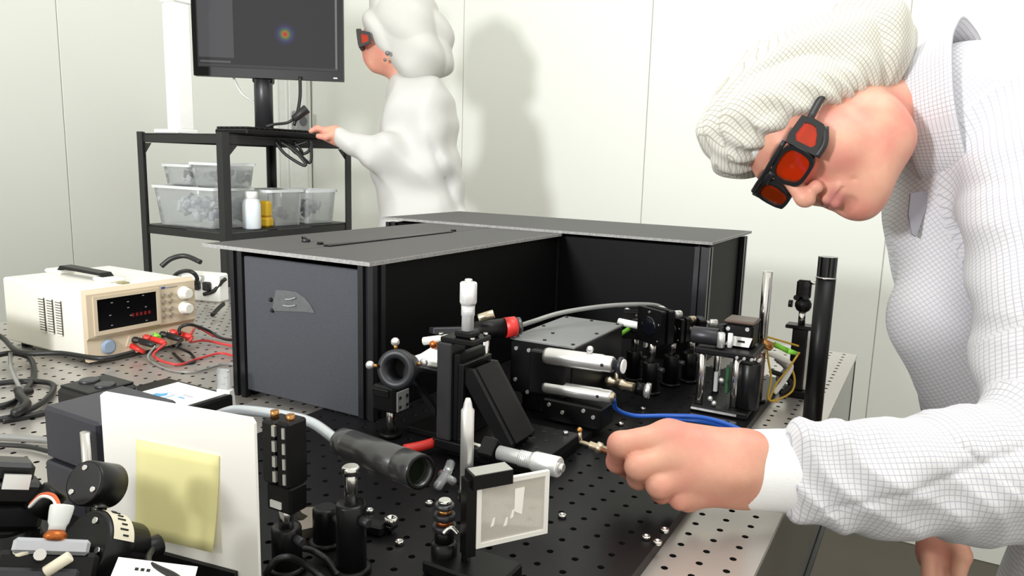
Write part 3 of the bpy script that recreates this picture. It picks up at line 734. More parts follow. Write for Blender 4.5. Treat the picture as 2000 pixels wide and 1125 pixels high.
# goggles -------------------------------------------------------------
GF = mat('goggle_black', '#1b1b1d', 0.45, 0, 0.1); LENS = glassy('orange_lens', '#f4560c', 0.93, 0.06, 0.1, 0.26, lin('#e2521a'))
def lens_unit(c, ex, ey, outer, inner, th, gl):
    n_ = V3(np.cross(ex, ey)).normalized()
    MBf.ringprism(outer, inner, V3(c) - n_ * th / 2, ex, ey, n_ * th)
    q = MB().prism([(x * 1.02, y * 1.02) for x, y in inner], V3(c) - n_ * .001, ex, ey, n_ * .002); gl.append(q)
MBf = MB(); gl = []
def scaled(o, sx, sy): return [(x * sx, y * sy) for x, y in o]
for s in (1, -1):
    c = hp(s * .0345, .108, -.002); ex = unit(hL * 1.0 - hF * s * .22); ey = unit(hU - hF * .08)
    inner = []; outer = []
    for k in range(28):
        a = 2 * pi * k / 28; ca, sa = cos(a), sin(a); sq = lambda t, p: math.copysign(abs(t) ** p, t)
        x, y = .0255 * sq(ca, .62), .0185 * sq(sa, .62)
        if y < 0: x *= .93; x += s * .001
        inner.append((x, y)); outer.append((x * 1.20 + math.copysign(.001, x), y * 1.26))
    lens_unit(c, ex, ey, outer, inner, .007, gl)
    # side window, sharing a bar with the front lens
    cs = hp(s * .0715, .0865, .001); exs = unit(hF * .85 - hL * s * .52); eys = hU
    oi = [(-.0165, .004), (-.0145, .0125), (.004, .0155), (.0105, .011), (.0105, -.010), (.005, -.0135), (-.008, -.0085), (-.015, -.003)]
    oo = [(-.024, .006), (-.021, .0205), (.006, .0235), (.0175, .0215), (.0175, -.022), (.007, -.0255), (-.014, -.0200), (-.0225, -.009)]
    lens_unit(cs, exs, eys, oo, oi, .007, gl)
    MBf.tube([hp(s * .080, .068, .010), hp(s * .082, .03, .010), hp(s * .078, -.01, .004)], .005, 8, 5)
    MBf.tube([hp(s * .062, .101, -.021), hp(s * .074, .086, -.021), hp(s * .081, .068, -.012)], .0045, 8, 5)
MBf.rc = None
MBf.tube([hp(-.012, .112, .016), hp(0, .114, .0175), hp(.012, .112, .016)], .006, 8, 4); MBf.tube([hp(-.06, .1, .024), hp(-.03, .111, .0245), hp(0, .114, .024), hp(.03, .111, .0245), hp(.06, .1, .024)], .0035, 8, 5)
gg = MBf.build('goggles', GF, man, 'black wrap-around goggles with orange lenses')
for q in gl: q.build('lens', LENS, gg)
# ------------------------------------------------------------------ woman at the rack
wm = thing('person', 'person in a white hooded cleanroom coat facing the monitor with a hand on the keyboard', 'person', (-1.38, 1.86, 0))
W = lambda px, py, d: at(px, py, d=d)
wc = Blob()
wc.rc(W(795, 178, 2.27), W(822, 205, 2.25), .062, .085, k=.04)
wc.rc(W(820, 225, 2.20), W(842, 235, 2.36), .095, .085, k=.05)
wc.chain([W(820, 240, 2.25), W(815, 330, 2.24), W(832, 470, 2.24)], [.108, .124, .135], k=.05)
wc.chain([W(832, 470, 2.24), np.array([-1.36, 1.86, .52])], [.135, .17], k=.05)
wc.chain([W(836, 240, 2.15), W(832, 330, 2.155), W(838, 400, 2.19)], [.056, .056, .05], k=.03)          # near upper arm
wc.chain([W(815, 325, 2.165), W(752, 300, 2.11), W(668, 273, 2.10)], [.050, .044, .029], k=.045)
wc.chain([W(835, 230, 2.38), W(790, 330, 2.42), W(720, 300, 2.36)], [.06, .05, .04], k=.02)
wc.cut((0, 0, .40), (0, 0, 1), k=.01)
def wpost(P, d):
    q = P - np.array([-1.38, 1.86, 1.2]); a = q @ RT; h = q @ UP
    e = (.008 * np.abs(np.sin(a * 26 + h * 9 + 1.2 * np.sin(h * 16) + .4)) - .005) + .0020 * np.sin(a * 55 + h * 14 + 1.5 * np.sin(h * 18)) + .0028 * np.sin(h * 60 - a * 42 + 2 * np.sin(a * 20))
    n_ = np.cross(ray(818, 215), ray(868, 345)); n_ = unit(n_); g = np.exp(-(((P - CAM) @ n_) / .012) ** 2)
    return d + e + .012 * g * np.clip((h + .16) / .05, 0, 1) * np.clip((.09 - h) / .05, 0, 1)
wc.post = wpost
wcs = surface(wc, *bounds(np.array([-1.85, 1.55, .38]), np.array([-1.1, 2.2, 1.62]), pad=.02), .0075)
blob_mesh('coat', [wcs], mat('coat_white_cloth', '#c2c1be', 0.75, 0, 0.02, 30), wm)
sk = Blob()
sk.el(W(760, 80, 2.25), (.085, .07, .105), None); sk.rc(W(752, 112, 2.25), W(733, 129, 2.25), .036, .0175, k=.02); sk.rc(W(731, 80, 2.25), W(724, 112, 2.25), .022, .018, k=.03)
sk.rc(W(719, 84, 2.25), W(714, 98, 2.25), .006, .009, k=.01); sk.rc(W(724, 116, 2.25), W(727, 121, 2.25), .008, k=.006)
sk.chain([W(780, 118, 2.26), W(803, 195, 2.27)], [.042, .050], k=.02)
sk.chain([W(676, 276, 2.10), W(655, 264, 2.105), W(640, 262, 2.105)], [.026, .024, .021], k=.015)
for i, (dx, dd) in enumerate(((0, 0), (-2, .018), (-3, .034), (2, .05))):
    sk.chain([W(640 + dx, 257 + i, 2.09 + dd), W(620 + dx, 250 + i, 2.09 + dd), W(607 + dx + 3 * i, 256, 2.09 + dd)], [.0095, .0085, .007], k=.004)
sk.chain([W(652, 262, 2.085), W(636, 268, 2.075), W(622, 266, 2.075)], [.012, .009, .008], k=.006)
ws = surface(sk, *bounds(W(600, 240, 2.05), W(690, 290, 2.2), W(700, 40, 2.2), W(815, 205, 2.35), pad=.05), .0042)
wb_ = Blob().chain([W(800, 195, 2.27), W(824, 240, 2.25), np.array([-1.37, 1.86, .9])], [.05, .08, .10], k=.03)
wb_.chain([W(836, 240, 2.17), W(818, 326, 2.17), W(752, 300, 2.115), W(668, 273, 2.10)], [.036, .026, .024, .020], k=.01)
for s in (-1, 1):
    wb_.chain([np.array([-1.37, 1.86 + s * .075, .86]), np.array([-1.38, 1.86 + s * .08, .47]), np.array([-1.36, 1.86 + s * .08, .08])], [.08, .055, .042], k=.03)
    wb_.rc(np.array([-1.36, 1.86 + s * .08, .04]), np.array([-1.52, 1.86 + s * .085, .032]), .035, .028, k=.02)
wbs = surface(wb_, *bounds(np.array([-1.85, 1.55, .0]), np.array([-1.15, 2.15, 1.6]), pad=.03), .011)
blob_mesh('body', [ws, wbs], SKIN, wm)
wp = Blob()
wp.el(W(797, 68, 2.25), (.114, .105, .135), None); wp.el(W(826, 108, 2.25), (.084, .085, .088), None, k=.04); wp.el(W(766, 46, 2.25), (.064, .08, .085), None, k=.05)
wp.cut(W(722, 92, 2.25), unit(im(.62, .78, 0)), k=.02)
def wcap(P, d):
    q = P - W(792, 70, 2.25); a = q @ RT; h = q @ UP; t = q @ FW; an = np.arctan2(h + .02, a - .0)
    return d + (.007 - .017 * np.abs(np.sin((a * .75 - h * .6) * 24 + 1.6 * np.sin(h * 16 + t * 9 + 1) + .7))) + (.004 - .010 * np.abs(np.sin((a * .5 + h * .8) * 31 + 1.2 * np.sin(a * 21 + 2)))) + .003 * np.sin(h * 60 + a * 30)
wp.post = wcap
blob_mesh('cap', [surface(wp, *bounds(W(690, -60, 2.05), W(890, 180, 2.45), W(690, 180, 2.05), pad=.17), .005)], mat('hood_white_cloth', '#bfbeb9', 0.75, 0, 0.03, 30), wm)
MB().sphere(W(757, 104, 2.165), .007, 10).build('snap', mat('snap_grey', '#77777a', 0.4, 0.5), wm)
MB().sphere(W(752, 117, 2.175), .005, 10).build('snap', MATS['snap_grey'], wm)
q = MB(); gl = []
gx = unit(-FW); gy = unit(im(-.12, 1, 0))
for sgn, dd in ((1, 2.215), (-1, 2.285)):
    c = W(709, 78, dd); oo = rrect(.064, .056, .018); ii = rrect(.046, .036, .014)
    q.ringprism(oo, ii, V3(c), gx, gy, -RT * .012); gl.append(MB().prism(ii, V3(c) - V3(RT) * .004, gx, gy, -RT * .003))
c = W(714, 76, 2.17); oo = [(-.022, .026), (.016, .018), (.016, -.014), (-.022, -.026)]; ii = [(-.013, .016), (.009, .010), (.009, -.008), (-.013, -.016)]
q.ringprism(oo, ii, V3(c), RT, gy, -FW * .006); gl.append(MB().prism(ii, V3(c), RT, gy, -FW * .003))
gg2 = q.build('goggles', GF, wm, 'black goggles with orange lenses')
for g in gl: g.build('lens', LENS, gg2)

# ------------------------------------------------------------------ storage rack by the wall
RX0, RX1, RY0, RY1, RZ = -2.055, -1.687, 1.377, 1.885, 1.30
rk = thing('storage_rack', 'black steel angle rack with open shelves standing under the monitor', 'shelf', ((RX0 + RX1) / 2, (RY0 + RY1) / 2, 0))
pw = .024
for x in (RX0, RX1 - pw):
    for y in (RY0, RY1 - pw):
        ox = 1 if x == RX0 else -1; oy = 1 if y == RY0 else -1; cx = x if ox > 0 else x + pw; cy = y if oy > 0 else y + pw
        MB().prism([(0, 0), (ox * pw, 0), (ox * pw, oy * .004), (ox * .004, oy * .004), (ox * .004, oy * pw), (0, oy * pw)], (cx, cy, 0), (1, 0, 0), (0, 1, 0), (0, 0, RZ)).build('post', RACKM, rk)
for z in (RZ - .004, 1.03, .60, .16):
    MB().box((RX0 + .005, RY0 + .005, z - .004), (RX1 - .005, RY1 - .005, z), .001).build('shelf_board', RACKM, rk)
    q = MB()
    for y in (RY0 + .004, RY1 - .007): q.box((RX0 + .0045, y, z - .026), (RX1 - .0045, y + .003, z - .0045))
    for x in (RX0 + .004, RX1 - .007): q.box((x, RY0 + .0075, z - .026), (x + .003, RY1 - .0075, z - .0045))
    q.build('shelf_rail', RACKM, rk)
for (x, y, dx, dy) in ((RX0 + .006, RY0 + .006, 1, 0), (RX1 - .006, RY1 - .006, 0, -1), (RX1 - .006, RY0 + .006, 0, 1)):
    MB().prism([(0, 0), (.05, 0), (0, -.05)], (x, y, RZ - .032), (dx, dy, 0), (0, 0, 1), (.002 if dx == 0 else 0, .002 if dx else 0, 0)).build('gusset', RACKM, rk)

TUBM = glassy('clear_tub_plastic', '#e9eef0', 0.2, 0.12, 0.2, 0.17, lin('#f0f3f5'))
def tub(cx, cy, z, lx, ly, h, label, lid=False):
    """open clear plastic tub with tapered sides and a rolled rim"""
    t = thing('storage_tub', label, 'storage tub', (cx, cy, z), 'clear tubs on the rack')
    q = MB(); k = .88; r = .012
    def ringp(sx, sy, zz): return [(cx + x * sx, cy + y * sy, z + zz) for x, y in rrect(lx, ly, r, 3)]
    lv = [ringp(k, k, 0.001), ringp(1, 1, h)]; lo_ = [ringp(k * .965, k * .965, .004), ringp(.965, .965, h)]
    n = len(lv[0]); v = lv[0] + lv[1] + lo_[0] + lo_[1]; f = []
    for i in range(n):
        j = (i + 1) % n; f += [[i, j, n + j, n + i], [2 * n + j, 2 * n + i, 3 * n + i, 3 * n + j]]
    f += [list(range(n))[::-1], [2 * n + i for i in range(n)]]
    q.add(v, f); q.build('tub_wall', TUBM, t)
    rim = MB(); A = rrect(lx * 1.05, ly * 1.07, r, 3, cx, cy); Bq = rrect(lx * .965, ly * .965, r, 3, cx, cy)
    rim.ringprism(A, Bq, (0, 0, z + h - .006), (1, 0, 0), (0, 1, 0), (0, 0, .008)); rim.build('rim', mat('tub_rim_plastic', '#e8ebec', 0.35, 0, 0.03), t)
    for s in (-1, 1): MB().box((cx - lx * .30, cy + s * ly * k * .5 * .8 - .006, z - 0.0005), (cx + lx * .30, cy + s * ly * k * .5 * .8 + .006, z + .001)).build('foot', TUBM, t)
    return t
def filling(cx, cy, z, lx, ly, h, label, cols, seed, n=26):
    rnd = random.Random(seed); q = MB(); ms = [mat('filling_%s' % c.strip('#'), c, 0.5, 0, 0.15) for c in cols]
    for i in range(n):
        q.cur = rnd.randrange(len(ms)); s = rnd.uniform(.010, .026)
        p = (cx + rnd.uniform(-.5, .5) * (lx * .84 - .05), cy + rnd.uniform(-.5, .5) * (ly * .84 - .05), z + .030 + rnd.uniform(0, 1) * max(.004, h - .055))
        q.M = Matrix.Translation(V3(p)) @ Matrix.Rotation(rnd.uniform(0, 6), 4, (rnd.random(), rnd.random(), rnd.random() + .1))
        if rnd.random() < .5: q.box((-s * .9, -s * .5, -s * .3), (s * .9, s * .5, s * .3), .002)
        else: q.cyl((0, 0, -s * .7), (0, 0, s * .7), s * .45, n=10)
    q.M = Matrix.Identity(4); o = q.build('bagged_parts', ms); tag(o, label, 'parts', None, 'stuff'); return o
z1 = 1.0305
tub(-1.886, 1.465, z1, .262, .145, .115, 'largest clear plastic tub at the left front of the rack shelf'); filling(-1.886, 1.465, z1, .262, .145, .10, 'grey and pale bagged parts inside the largest clear tub', ['#a9b2bc', '#d6dbe0', '#858e98', '#f0f2f4'], 3, 70)
z2 = z1 + .119
tub(-1.945, 1.475, z2, .12, .115, .058, 'small clear tub on top of the largest tub, left one'); filling(-1.945, 1.475, z2, .12, .115, .04, 'white and dark small parts in the left upper tub', ['#e8e8e8', '#3a3a40', '#c0c4c8'], 5, 12)
tub(-1.80, 1.468, z2, .145, .115, .066, 'small clear tub on top of the largest tub, right one beside the post'); filling(-1.80, 1.468, z2, .145, .115, .045, 'white and black rolls in the right upper tub', ['#e4e6ea', '#2b2d33', '#aeb6be'], 9, 12)
tub(-1.79, 1.635, z1, .14, .14, .108, 'clear tub behind the white bottle, middle of the rack shelf'); filling(-1.79, 1.635, z1, .14, .14, .07, 'grey parts low in the middle tub behind the bottle', ['#8a9096', '#b8bdc3', '#e3e6e8'], 11, 18)
tub(-1.785, 1.785, z1, .13, .135, .105, 'clear tub at the right end of the rack shelf'); filling(-1.785, 1.785, z1, .13, .135, .09, 'grey blocks and rolls inside the right end tub', ['#7d838a', '#595f66', '#cfd3d6', '#b0b5ba'], 13, 18)
# yellow bag beside the bottle
q = MB(); q.M = rotz((-1.735, 1.562, z1), 20); q.box((-.018, -.02, .0), (.018, .02, .03), .006); q.box((-.014, -.016, .03), (.016, .016, .078), .006); one('parts_bag', q, [mat('yellow_bag', '#e0b52c', 0.5, 0, .2)], 'yellow bag standing behind the white bottle', 'bag')
bt = thing('plastic_bottle', 'white translucent plastic bottle standing in front of the tubs', 'bottle', (-1.7185, 1.497, z1))
MB().lathe((-1.7185, 1.497, z1), (0, 0, 1), [(0, .022), (.003, .0255), (.070, .0255), (.082, .022), (.088, .0165)], 24).build('bottle_body', mat('bottle_white', '#e6eef4', 0.4), bt)
MB().lathe((-1.7185, 1.497, z1 + .086), (0, 0, 1), [(0, .018), (.020, .018), (.022, .016)], 20).build('cap', WHITEP, bt)

# white square pole standing on the rack
pp = at(349, 150, y=1.425); px_ = pp[0]
pl = thing('white_pole', 'white square pole rising from the left end of the rack top', 'pole', (px_, 1.425, RZ))
MB().box((px_ - .075, 1.39, RZ - .0035), (px_ + .03, 1.46, RZ + .008), .002).build('base_plate', WHITEP, pl)
MB().box((px_ - .027, 1.40, RZ + .008), (px_ + .027, 1.45, 1.655), .003).build('shaft', WHITEP, pl)
MB().box((px_ - .031, 1.396, 1.655), (px_ + .031, 1.454, 1.72), .003).build('joint', WHITEP, pl)
MB().box((px_ - .027, 1.40, 1.72), (px_ + .027, 1.45, 1.95), .003).build('upper_shaft', WHITEP, pl)

# monitor
sp = at(515, 200, x=-1.86); sx, sy = sp[0], sp[1]
mo = thing('monitor', 'black flat monitor showing a small rainbow coloured spot on a dark screen', 'monitor', (sx, sy, RZ))
MD = float((np.array([sx, sy, 1.5]) - CAM) @ FW) - .07
bl_ = at(379, 147, d=MD); br_ = at(671, 159, z=bl_[2])
ex = unit(br_ - bl_); wdt = np.linalg.norm(br_ - bl_); nz = unit(np.cross(ex, [0, 0, 1])); hgt = .315    # nz faces the room
org = bl_
MSH = mat('monitor_black', '#101011', 0.45, 0, 0.1, spec=0.25)
q = MB(); q.prism([(0, 0), (wdt, 0), (wdt, hgt), (0, hgt)], org - nz * .028, ex, (0, 0, 1), nz * .028); q.prism([(.08, .05), (wdt - .08, .05), (wdt - .08, hgt - .05), (.08, hgt - .05)], org - nz * .05, ex, (0, 0, 1), nz * .022); q.build('housing', MSH, mo)
q = MB(); q.ringprism([(0, 0), (wdt, 0), (wdt, hgt), (0, hgt)], [(.012, .026), (wdt - .012, .026), (wdt - .012, hgt - .012), (.012, hgt - .012)], org, ex, (0, 0, 1), nz * .004); bz = q.build('bezel', MSH, mo)
q = MB(); q.prism([(wdt - .03, .006), (wdt - .018, .006), (wdt - .018, .010), (wdt - .03, .010)], org + nz * .004, ex, (0, 0, 1), nz * .0006); q.build('power_lamp', mat('lamp_pale', '#c8c8c8', 0.4), bz)
def screen_mat(name, col, strength=0.35):
    m = bpy.data.materials.new(name); m.use_nodes = True; n = m.node_tree.nodes; l = m.node_tree.links; b = n['Principled BSDF']
    b.inputs['Base Color'].default_value = (.003, .003, .003, 1); b.inputs['Roughness'].default_value = 0.6; b.inputs['Specular IOR Level'].default_value = 0.12
    b.inputs['Emission Strength'].default_value = strength; b.inputs['Emission Color'].default_value = lin(col) + (1,); MATS[name] = m; return m
def sq(name, x0, x1, y0, y1, off, m, par=None): return MB().prism([(x0, y0), (x1, y0), (x1, y1), (x0, y1)], org + nz * off, ex, (0, 0, 1), nz * .0004).build(name, m, par or mo)
scr = sq('screen', .012, wdt - .012, .026, hgt - .012, .0003, screen_mat('screen_dark', '#3a3a3b', 1.0))
sq('menu_pane', .016, .118, .055, hgt - .02, .0008, screen_mat('screen_grey', '#555557', 1.0), scr); sq('task_bar', .016, wdt - .016, .029, .036, .0008, screen_mat('screen_line', '#48484a', 1.0), scr)
sq('entry_box', .02, .108, .040, .046, .0008, screen_mat('screen_box', '#606062', 1.0), scr); sq('scroll_bar', wdt - .024, wdt - .018, .034, hgt - .02, .0008, screen_mat('screen_pale', '#7a7a7c', 1.0), scr)
sq('tool_bar', .122, wdt - .026, .247, .257, .0008, screen_mat('screen_tool', '#47474a', 1.0), scr)
# beam spot: rings of colour
def plane_px(px, py):
    v = ray(px, py); t = ((org + nz * .001 - CAM) @ nz) / (v @ nz); p = CAM + v * t - org; return p @ ex, p[2]
cx, cy = plane_px(557, 67)
for k, (r_, c) in enumerate(((.034, '#3c3b48'), (.027, '#434157'), (.0205, '#46566a'), (.0155, '#5c6a4a'), (.0115, '#8a7a3e'), (.0075, '#a85a38'), (.0045, '#b0443c'))):
    MB().prism([(cx + r_ * cos(2 * pi * i / 32), cy + r_ * sin(2 * pi * i / 32)) for i in range(32)], org + nz * (.0008 + k * .0002), ex, (0, 0, 1), nz * .00015).build('beam_spot', screen_mat('spot_%d' % k, c, 1.0), scr)
STD = mat('stand_dark_grey', '#3b3b3e', 0.35, 0.3, 0.05)
sb = V3((sx, sy, 0)); nzv = V3(nz)
q = MB().cyl((sx, sy, RZ + .012), (sx, sy, 1.56), .028, n=24); q.build('stand_column', STD, mo)
q = MB(); c = sb + Vector((0, 0, 1.49)); q.M = frame(c, nz, ex); q.box((-.03, -.03, -.03), (.03, .05, .017), .006); q.build('stand_neck', MSH, mo)
q = MB(); q.M = frame((sx, sy, RZ + .0), (0, 0, 1), ex); q.prism(rrect(.12, .10, .03, 6), (0, 0, -.0035), (1, 0, 0), (0, 1, 0), (0, 0, .0155)); q.build('stand_base', MSH, mo)

# keyboard on the rack edge
kb = thing('keyboard', 'black keyboard along the front edge of the rack top', 'keyboard', (-1.735, 1.64, RZ))
MB().box((-1.782, 1.43, RZ - .0035), (-1.652, 1.86, RZ + .012), .004).build('case', MSH, kb)
km = bpy.data.meshes.new('key'); _q = MB().box((-.0078, -.0078, 0), (.0078, .0078, .006), .0015); kq = _q.build('key', BLK2, kb); kmesh = kq.data; kloc = ORG['keyboard']
off0 = Vector((0, 0, 0))
first = True
for i in range(6):
    for j in range(21):
        o = kq if first else bpy.data.objects.new('key', kmesh)
        if not first: COL.objects.link(o); o.parent = kb
        first = False; o.location = Vector((-1.772 + i * .0215, 1.443 + j * .0202, RZ + .0122))
# cables above and below the rack top
one('cable_plug', MB().cyl(at(573, 233, d=2.05), at(600, 212, d=2.05), .010, .013, 14, .002).tube([at(573, 233, d=2.05), at(560, 240, d=2.05), at(535, 243, d=2.06), at(520, 247, d=2.06)], .004), BLKC, 'thick black cable plug lying beside the monitor stand', 'plug')
one('monitor_cable', MB().tube([at(586, 150, d=2.26), at(586, 190, d=2.26), at(580, 225, d=2.25), at(574, 245, d=2.25)], .005), BLKC, 'black cable hanging from the right of the monitor to the rack top', 'cable')
one('monitor_cable', MB().tube([at(452, 140, d=2.3), at(462, 165, d=2.3), at(476, 186, d=2.31), at(500, 205, d=2.33), at(515, 240, d=2.33)], .004), WHITEP, 'white cable hanging below the left of the monitor', 'cable')
ls = [[(538, 276), (556, 300), (590, 322), (596, 318), (575, 295), (548, 277)], [(548, 275), (575, 290), (605, 318), (608, 280)], [(556, 275), (580, 300), (602, 296), (608, 276)], [(575, 276), (590, 298), (570, 288), (600, 277)]]
for k, p in enumerate(ls):
    one('hanging_cable', MB().tube([at(x, y, d=2.16 + .02 * k) for x, y in p], .0045), BLKC, ['lowest loop of black cable hanging under the rack top', 'black cable looping under the rack top to the right', 'short black cable loop under the rack top', 'small black cable twist close under the rack top'][k], 'cable', 'cable loops under the rack top')
# ------------------------------------------------------------------ bench power supply
PX0, PX1, PY0, PY1, PZ0, PZ1 = -1.47, -1.222, 0.703, 0.911, T + .010, 1.008
ps = thing('power_supply', 'cream bench power supply with a dark display and a black carrying handle', 'power supply', ((PX0 + PX1) / 2, (PY0 + PY1) / 2, T))
MB().box((PX0, PY0 + .002, PZ0), (PX1, PY1 - .002, PZ1), .003).build('case', CREAM, ps)
fx = PX1
MB().prism([(0, PZ0 - .002), (.011, PZ0 - .002), (.008, PZ0 + .035), (.014, PZ0 + .040), (.014, PZ1 - .004), (.008, PZ1 + .002), (0, PZ1 + .002)], (fx, PY0, 0), (1, 0, 0), (0, 0, 1), (0, PY1 - PY0, 0)).build('front_bezel', TAN, ps)
f1 = fx + .014
def py(t): return PY0 + (PY1 - PY0) * t
def pz(t): return PZ0 + (PZ1 - PZ0) * t
q = MB().ringprism([(py(.05), pz(.36)), (py(.64), pz(.36)), (py(.64), pz(.93)), (py(.05), pz(.93))], [(py(.08), pz(.42)), (py(.61), pz(.42)), (py(.61), pz(.88)), (py(.08), pz(.88))], (f1 - .001, 0, 0), (0, 1, 0), (0, 0, 1), (.0035, 0, 0)); q.build('display_frame', TAN, ps)
sc = MB().box((f1 - .001, py(.08), pz(.42)), (f1 + .0008, py(.61), pz(.88))).build('display', mat('display_black', '#08080a', 0.2, 0, 0.1), ps)
q = MB()
for (a, b) in ((.20, .80), (.34, .78), (.34, .69), (.36, .57), (.48, .84), (.50, .66), (.18, .62), (.19, .47), (.50, .45)): q.box((f1 + .0006, py(a), pz(b)), (f1 + .0012, py(a) + .0035, pz(b) + .0015))
q.build('display_mark', mat('display_print', '#8a8a8c', 0.6), sc)
sd = MB(); 
for i in range(5): sd.box((f1 + .0006, py(.375 + i * .038), pz(.55)), (f1 + .0012, py(.375 + i * .038) + .0045, pz(.60)))
sd.build('digits', screen_mat('digit_red', '#7a1d1d', 0.8), sc)
for z in (.79, .55): MB().lathe((f1, py(.88), pz(z)), (1, 0, 0), [(0, .0125), (.004, .0125), (.005, .0105), (.016, .0095), (.0175, .008)], 20).build('knob', CREAM, ps)
for a in (.68, .75):
    for z in (.80, .70, .58, .48): MB().cyl((f1, py(a), pz(z)), (f1 + .003, py(a), pz(z)), .0035, n=12).build('push_button', mat('button_grey', '#9a9080', 0.5), ps)
MB().box((f1, py(.665), pz(.90)), (f1 + .0006, py(.70), pz(.93))).build('badge', mat('badge_blue', '#3b4f9a', 0.4), ps); MB().box((f1, py(.71), pz(.905)), (f1 + .0006, py(.82), pz(.915))).build('badge_line', GREYP, ps)
MB().lathe((fx + .009, py(.17), pz(.16)), (1, 0, 0), [(0, .013), (.003, .013), (.003, .0105), (.006, .0095)], 20).build('power_button', mat('button_blue_grey', '#8fa0b4', 0.4), ps)
MB().prism([(py(.32), pz(.10)), (py(.97), pz(.10)), (py(.97), pz(.27)), (py(.36), pz(.27))], (fx + .008, 0, 0), (0, 1, 0), (0, 0, 1), (.003, 0, 0)).build('terminal_plate', TAN, ps)
tcol = [BLKC, RED, GREEN, BLKC, RED]; tpos = (.40, .50, .58, .66, .76)
for t_, c in zip(tpos, tcol): MB().lathe((fx + .010, py(t_), pz(.185)), (1, 0, 0), [(0, .006), (.006, .006), (.007, .0045), (.016, .0045), (.017, .003)], 12).build('terminal', c, ps)
for k in range(3):
    a = PX0 + .118 + k * .026; q = MB(); q.box((a, PY0 - .0006, pz(.30)), (a + .016, PY0 + .003, pz(.80))); vt = q.build('vent', mat('vent_dark', '#4c493f', 0.7), ps)
    n = 13; q = MB()
    for j in range(n + 1): zz = pz(.30) + (pz(.80) - pz(.30)) * j / n; q.box((a - .0005, PY0 - .0018, zz - .0013), (a + .0165, PY0 - .0006, zz + .0013))
    q.build('vent_slats', CREAM, vt)
hx0, hx1, hy = PX1 - .215, PX1 - .072, (PY0 + PY1) / 2 - .012
for x in (hx0 - .012, hx1): MB().box((x - .022, hy - .016, PZ1), (x + .03, hy + .016, PZ1 + .008), .003).build('handle_end', CREAM, ps)
MB().prism([(hx0, PZ1 + .006), (hx0 + .012, PZ1 + .017), (hx1 - .006, PZ1 + .015), (hx1 + .004, PZ1 + .007), (hx1 + .004, PZ1 + .003), (hx1 - .008, PZ1 + .010), (hx0 + .014, PZ1 + .011), (hx0, PZ1 + .002)], (0, hy - .011, 0), (1, 0, 0), (0, 0, 1), (0, .022, 0)).build('handle', BLK, ps)
MB().box((PX1 - .035, hy - .008, PZ1), (PX1 - .018, hy + .008, PZ1 + .003), .001).build('handle_rest', mat('dull_bronze', '#8f8560', 0.5), ps)
for x in (PX0 + .03, PX1 - .02):
    for y in (PY0 + .02, PY1 - .02): MB().cyl((x, y, T + .0003), (x, y, PZ0), .009, n=12).build('foot', BLKM, ps)
# second instrument, cut by the left edge of the picture
iX0, iX1, iY0, iY1 = -1.50, -1.285, .372, .572
ins = thing('instrument', 'cream instrument with a black front and a round cream knob beside the power supply', 'instrument', ((iX0 + iX1) / 2, (iY0 + iY1) / 2, T))
MB().box((iX0, iY0, T + .006), (iX1, iY1, T + .115), .003).build('case', CREAM, ins)
MB().box((iX1, iY0, T + .008), (iX1 + .006, iY1, T + .113), .002).build('front_panel', BLK, ins)
for y in (iY1 - .022, iY1 - .075): MB().lathe((iX1 + .006, y, T + .045), (1, 0, 0), [(0, .0165), (.010, .0165), (.012, .014), (.022, .0125), (.024, .010)], 22).build('knob', CREAM, ins)
q = MB()
for j in range(3): q.box((iX1 + .006, iY1 - .04, T + .082 + j * .008), (iX1 + .0066, iY1 - .008, T + .085 + j * .008))
q.build('print', WHITEP, ins)
for x in (iX0 + .02, iX1 - .02):
    for y in (iY0 + .02, iY1 - .02): MB().cyl((x, y, T + .0003), (x, y, T + .006), .008, n=12).build('foot', BLKM, ins)

# leads with clips from the supply
def lead(name, pts, r, m, label, group=None): return one(name, MB().tube(pts, r, 8, 8), m, label, 'cable', group)
def tp(px, py_, h): return at(px, py_, z=T + h)
clip_y = [py(t_) for t_ in tpos]
for k, (t_, c, nm) in enumerate(((.40, BLKC, 'black'), (.50, RED, 'red'), (.66, BLKC, 'black'), (.76, RED, 'red'))):
    y = py(t_); x = fx + .034
    pl = thing('banana_plug', ['black plug in the leftmost terminal of the power supply', 'red plug beside the leftmost terminal of the power supply', 'black plug in the right pair of terminals of the power supply', 'red plug in the rightmost terminal of the power supply'][k], 'plug', (x, y, pz(.1)))
    z = pz(.185)
    MB().lathe((fx + .0275, y, z), (1, 0.15, -.12), [(0, .0035), (.004, .006), (.026, .0055), (.034, .003)], 12).build('plug_body', c, pl)
    MB().cyl((fx + .0275, y, z + .006), (fx + .034, y, z + .009), .002, n=8).build('collar', NICKEL, pl)
E0 = lambda t_: (fx + .062, py(t_) + .005, pz(.185) - .004)
lead('test_lead', [E0(.50), tp(300, 695, .012), tp(345, 712, .004), tp(390, 700, .004), tp(432, 690, .006), at(470, 700, z=T + .004)], .0024, REDC, 'red lead lying nearest the supply on the table', 'power supply leads')
lead('test_lead', [E0(.76), tp(372, 668, .02), tp(400, 665, .010), tp(436, 672, .006), at(475, 680, z=T + .004)], .0024, REDC, 'red lead running straight from the supply to the enclosure', 'power supply leads')
lead('test_lead', [(fx + .055, py(.80), pz(.2)), tp(385, 640, .02), tp(415, 655, .008), tp(440, 662, .006), at(480, 662, z=T + .004)], .0022, REDC, 'red lead farthest back behind the supply terminals', 'power supply leads')
lead('test_lead', [E0(.40), tp(290, 700, .006), tp(330, 722, .003), tp(380, 726, .003), tp(436, 712, .004), at(480, 712, z=T + .004)], .0020, GREYC, 'thin grey lead looping lowest in front of the supply', 'power supply leads')
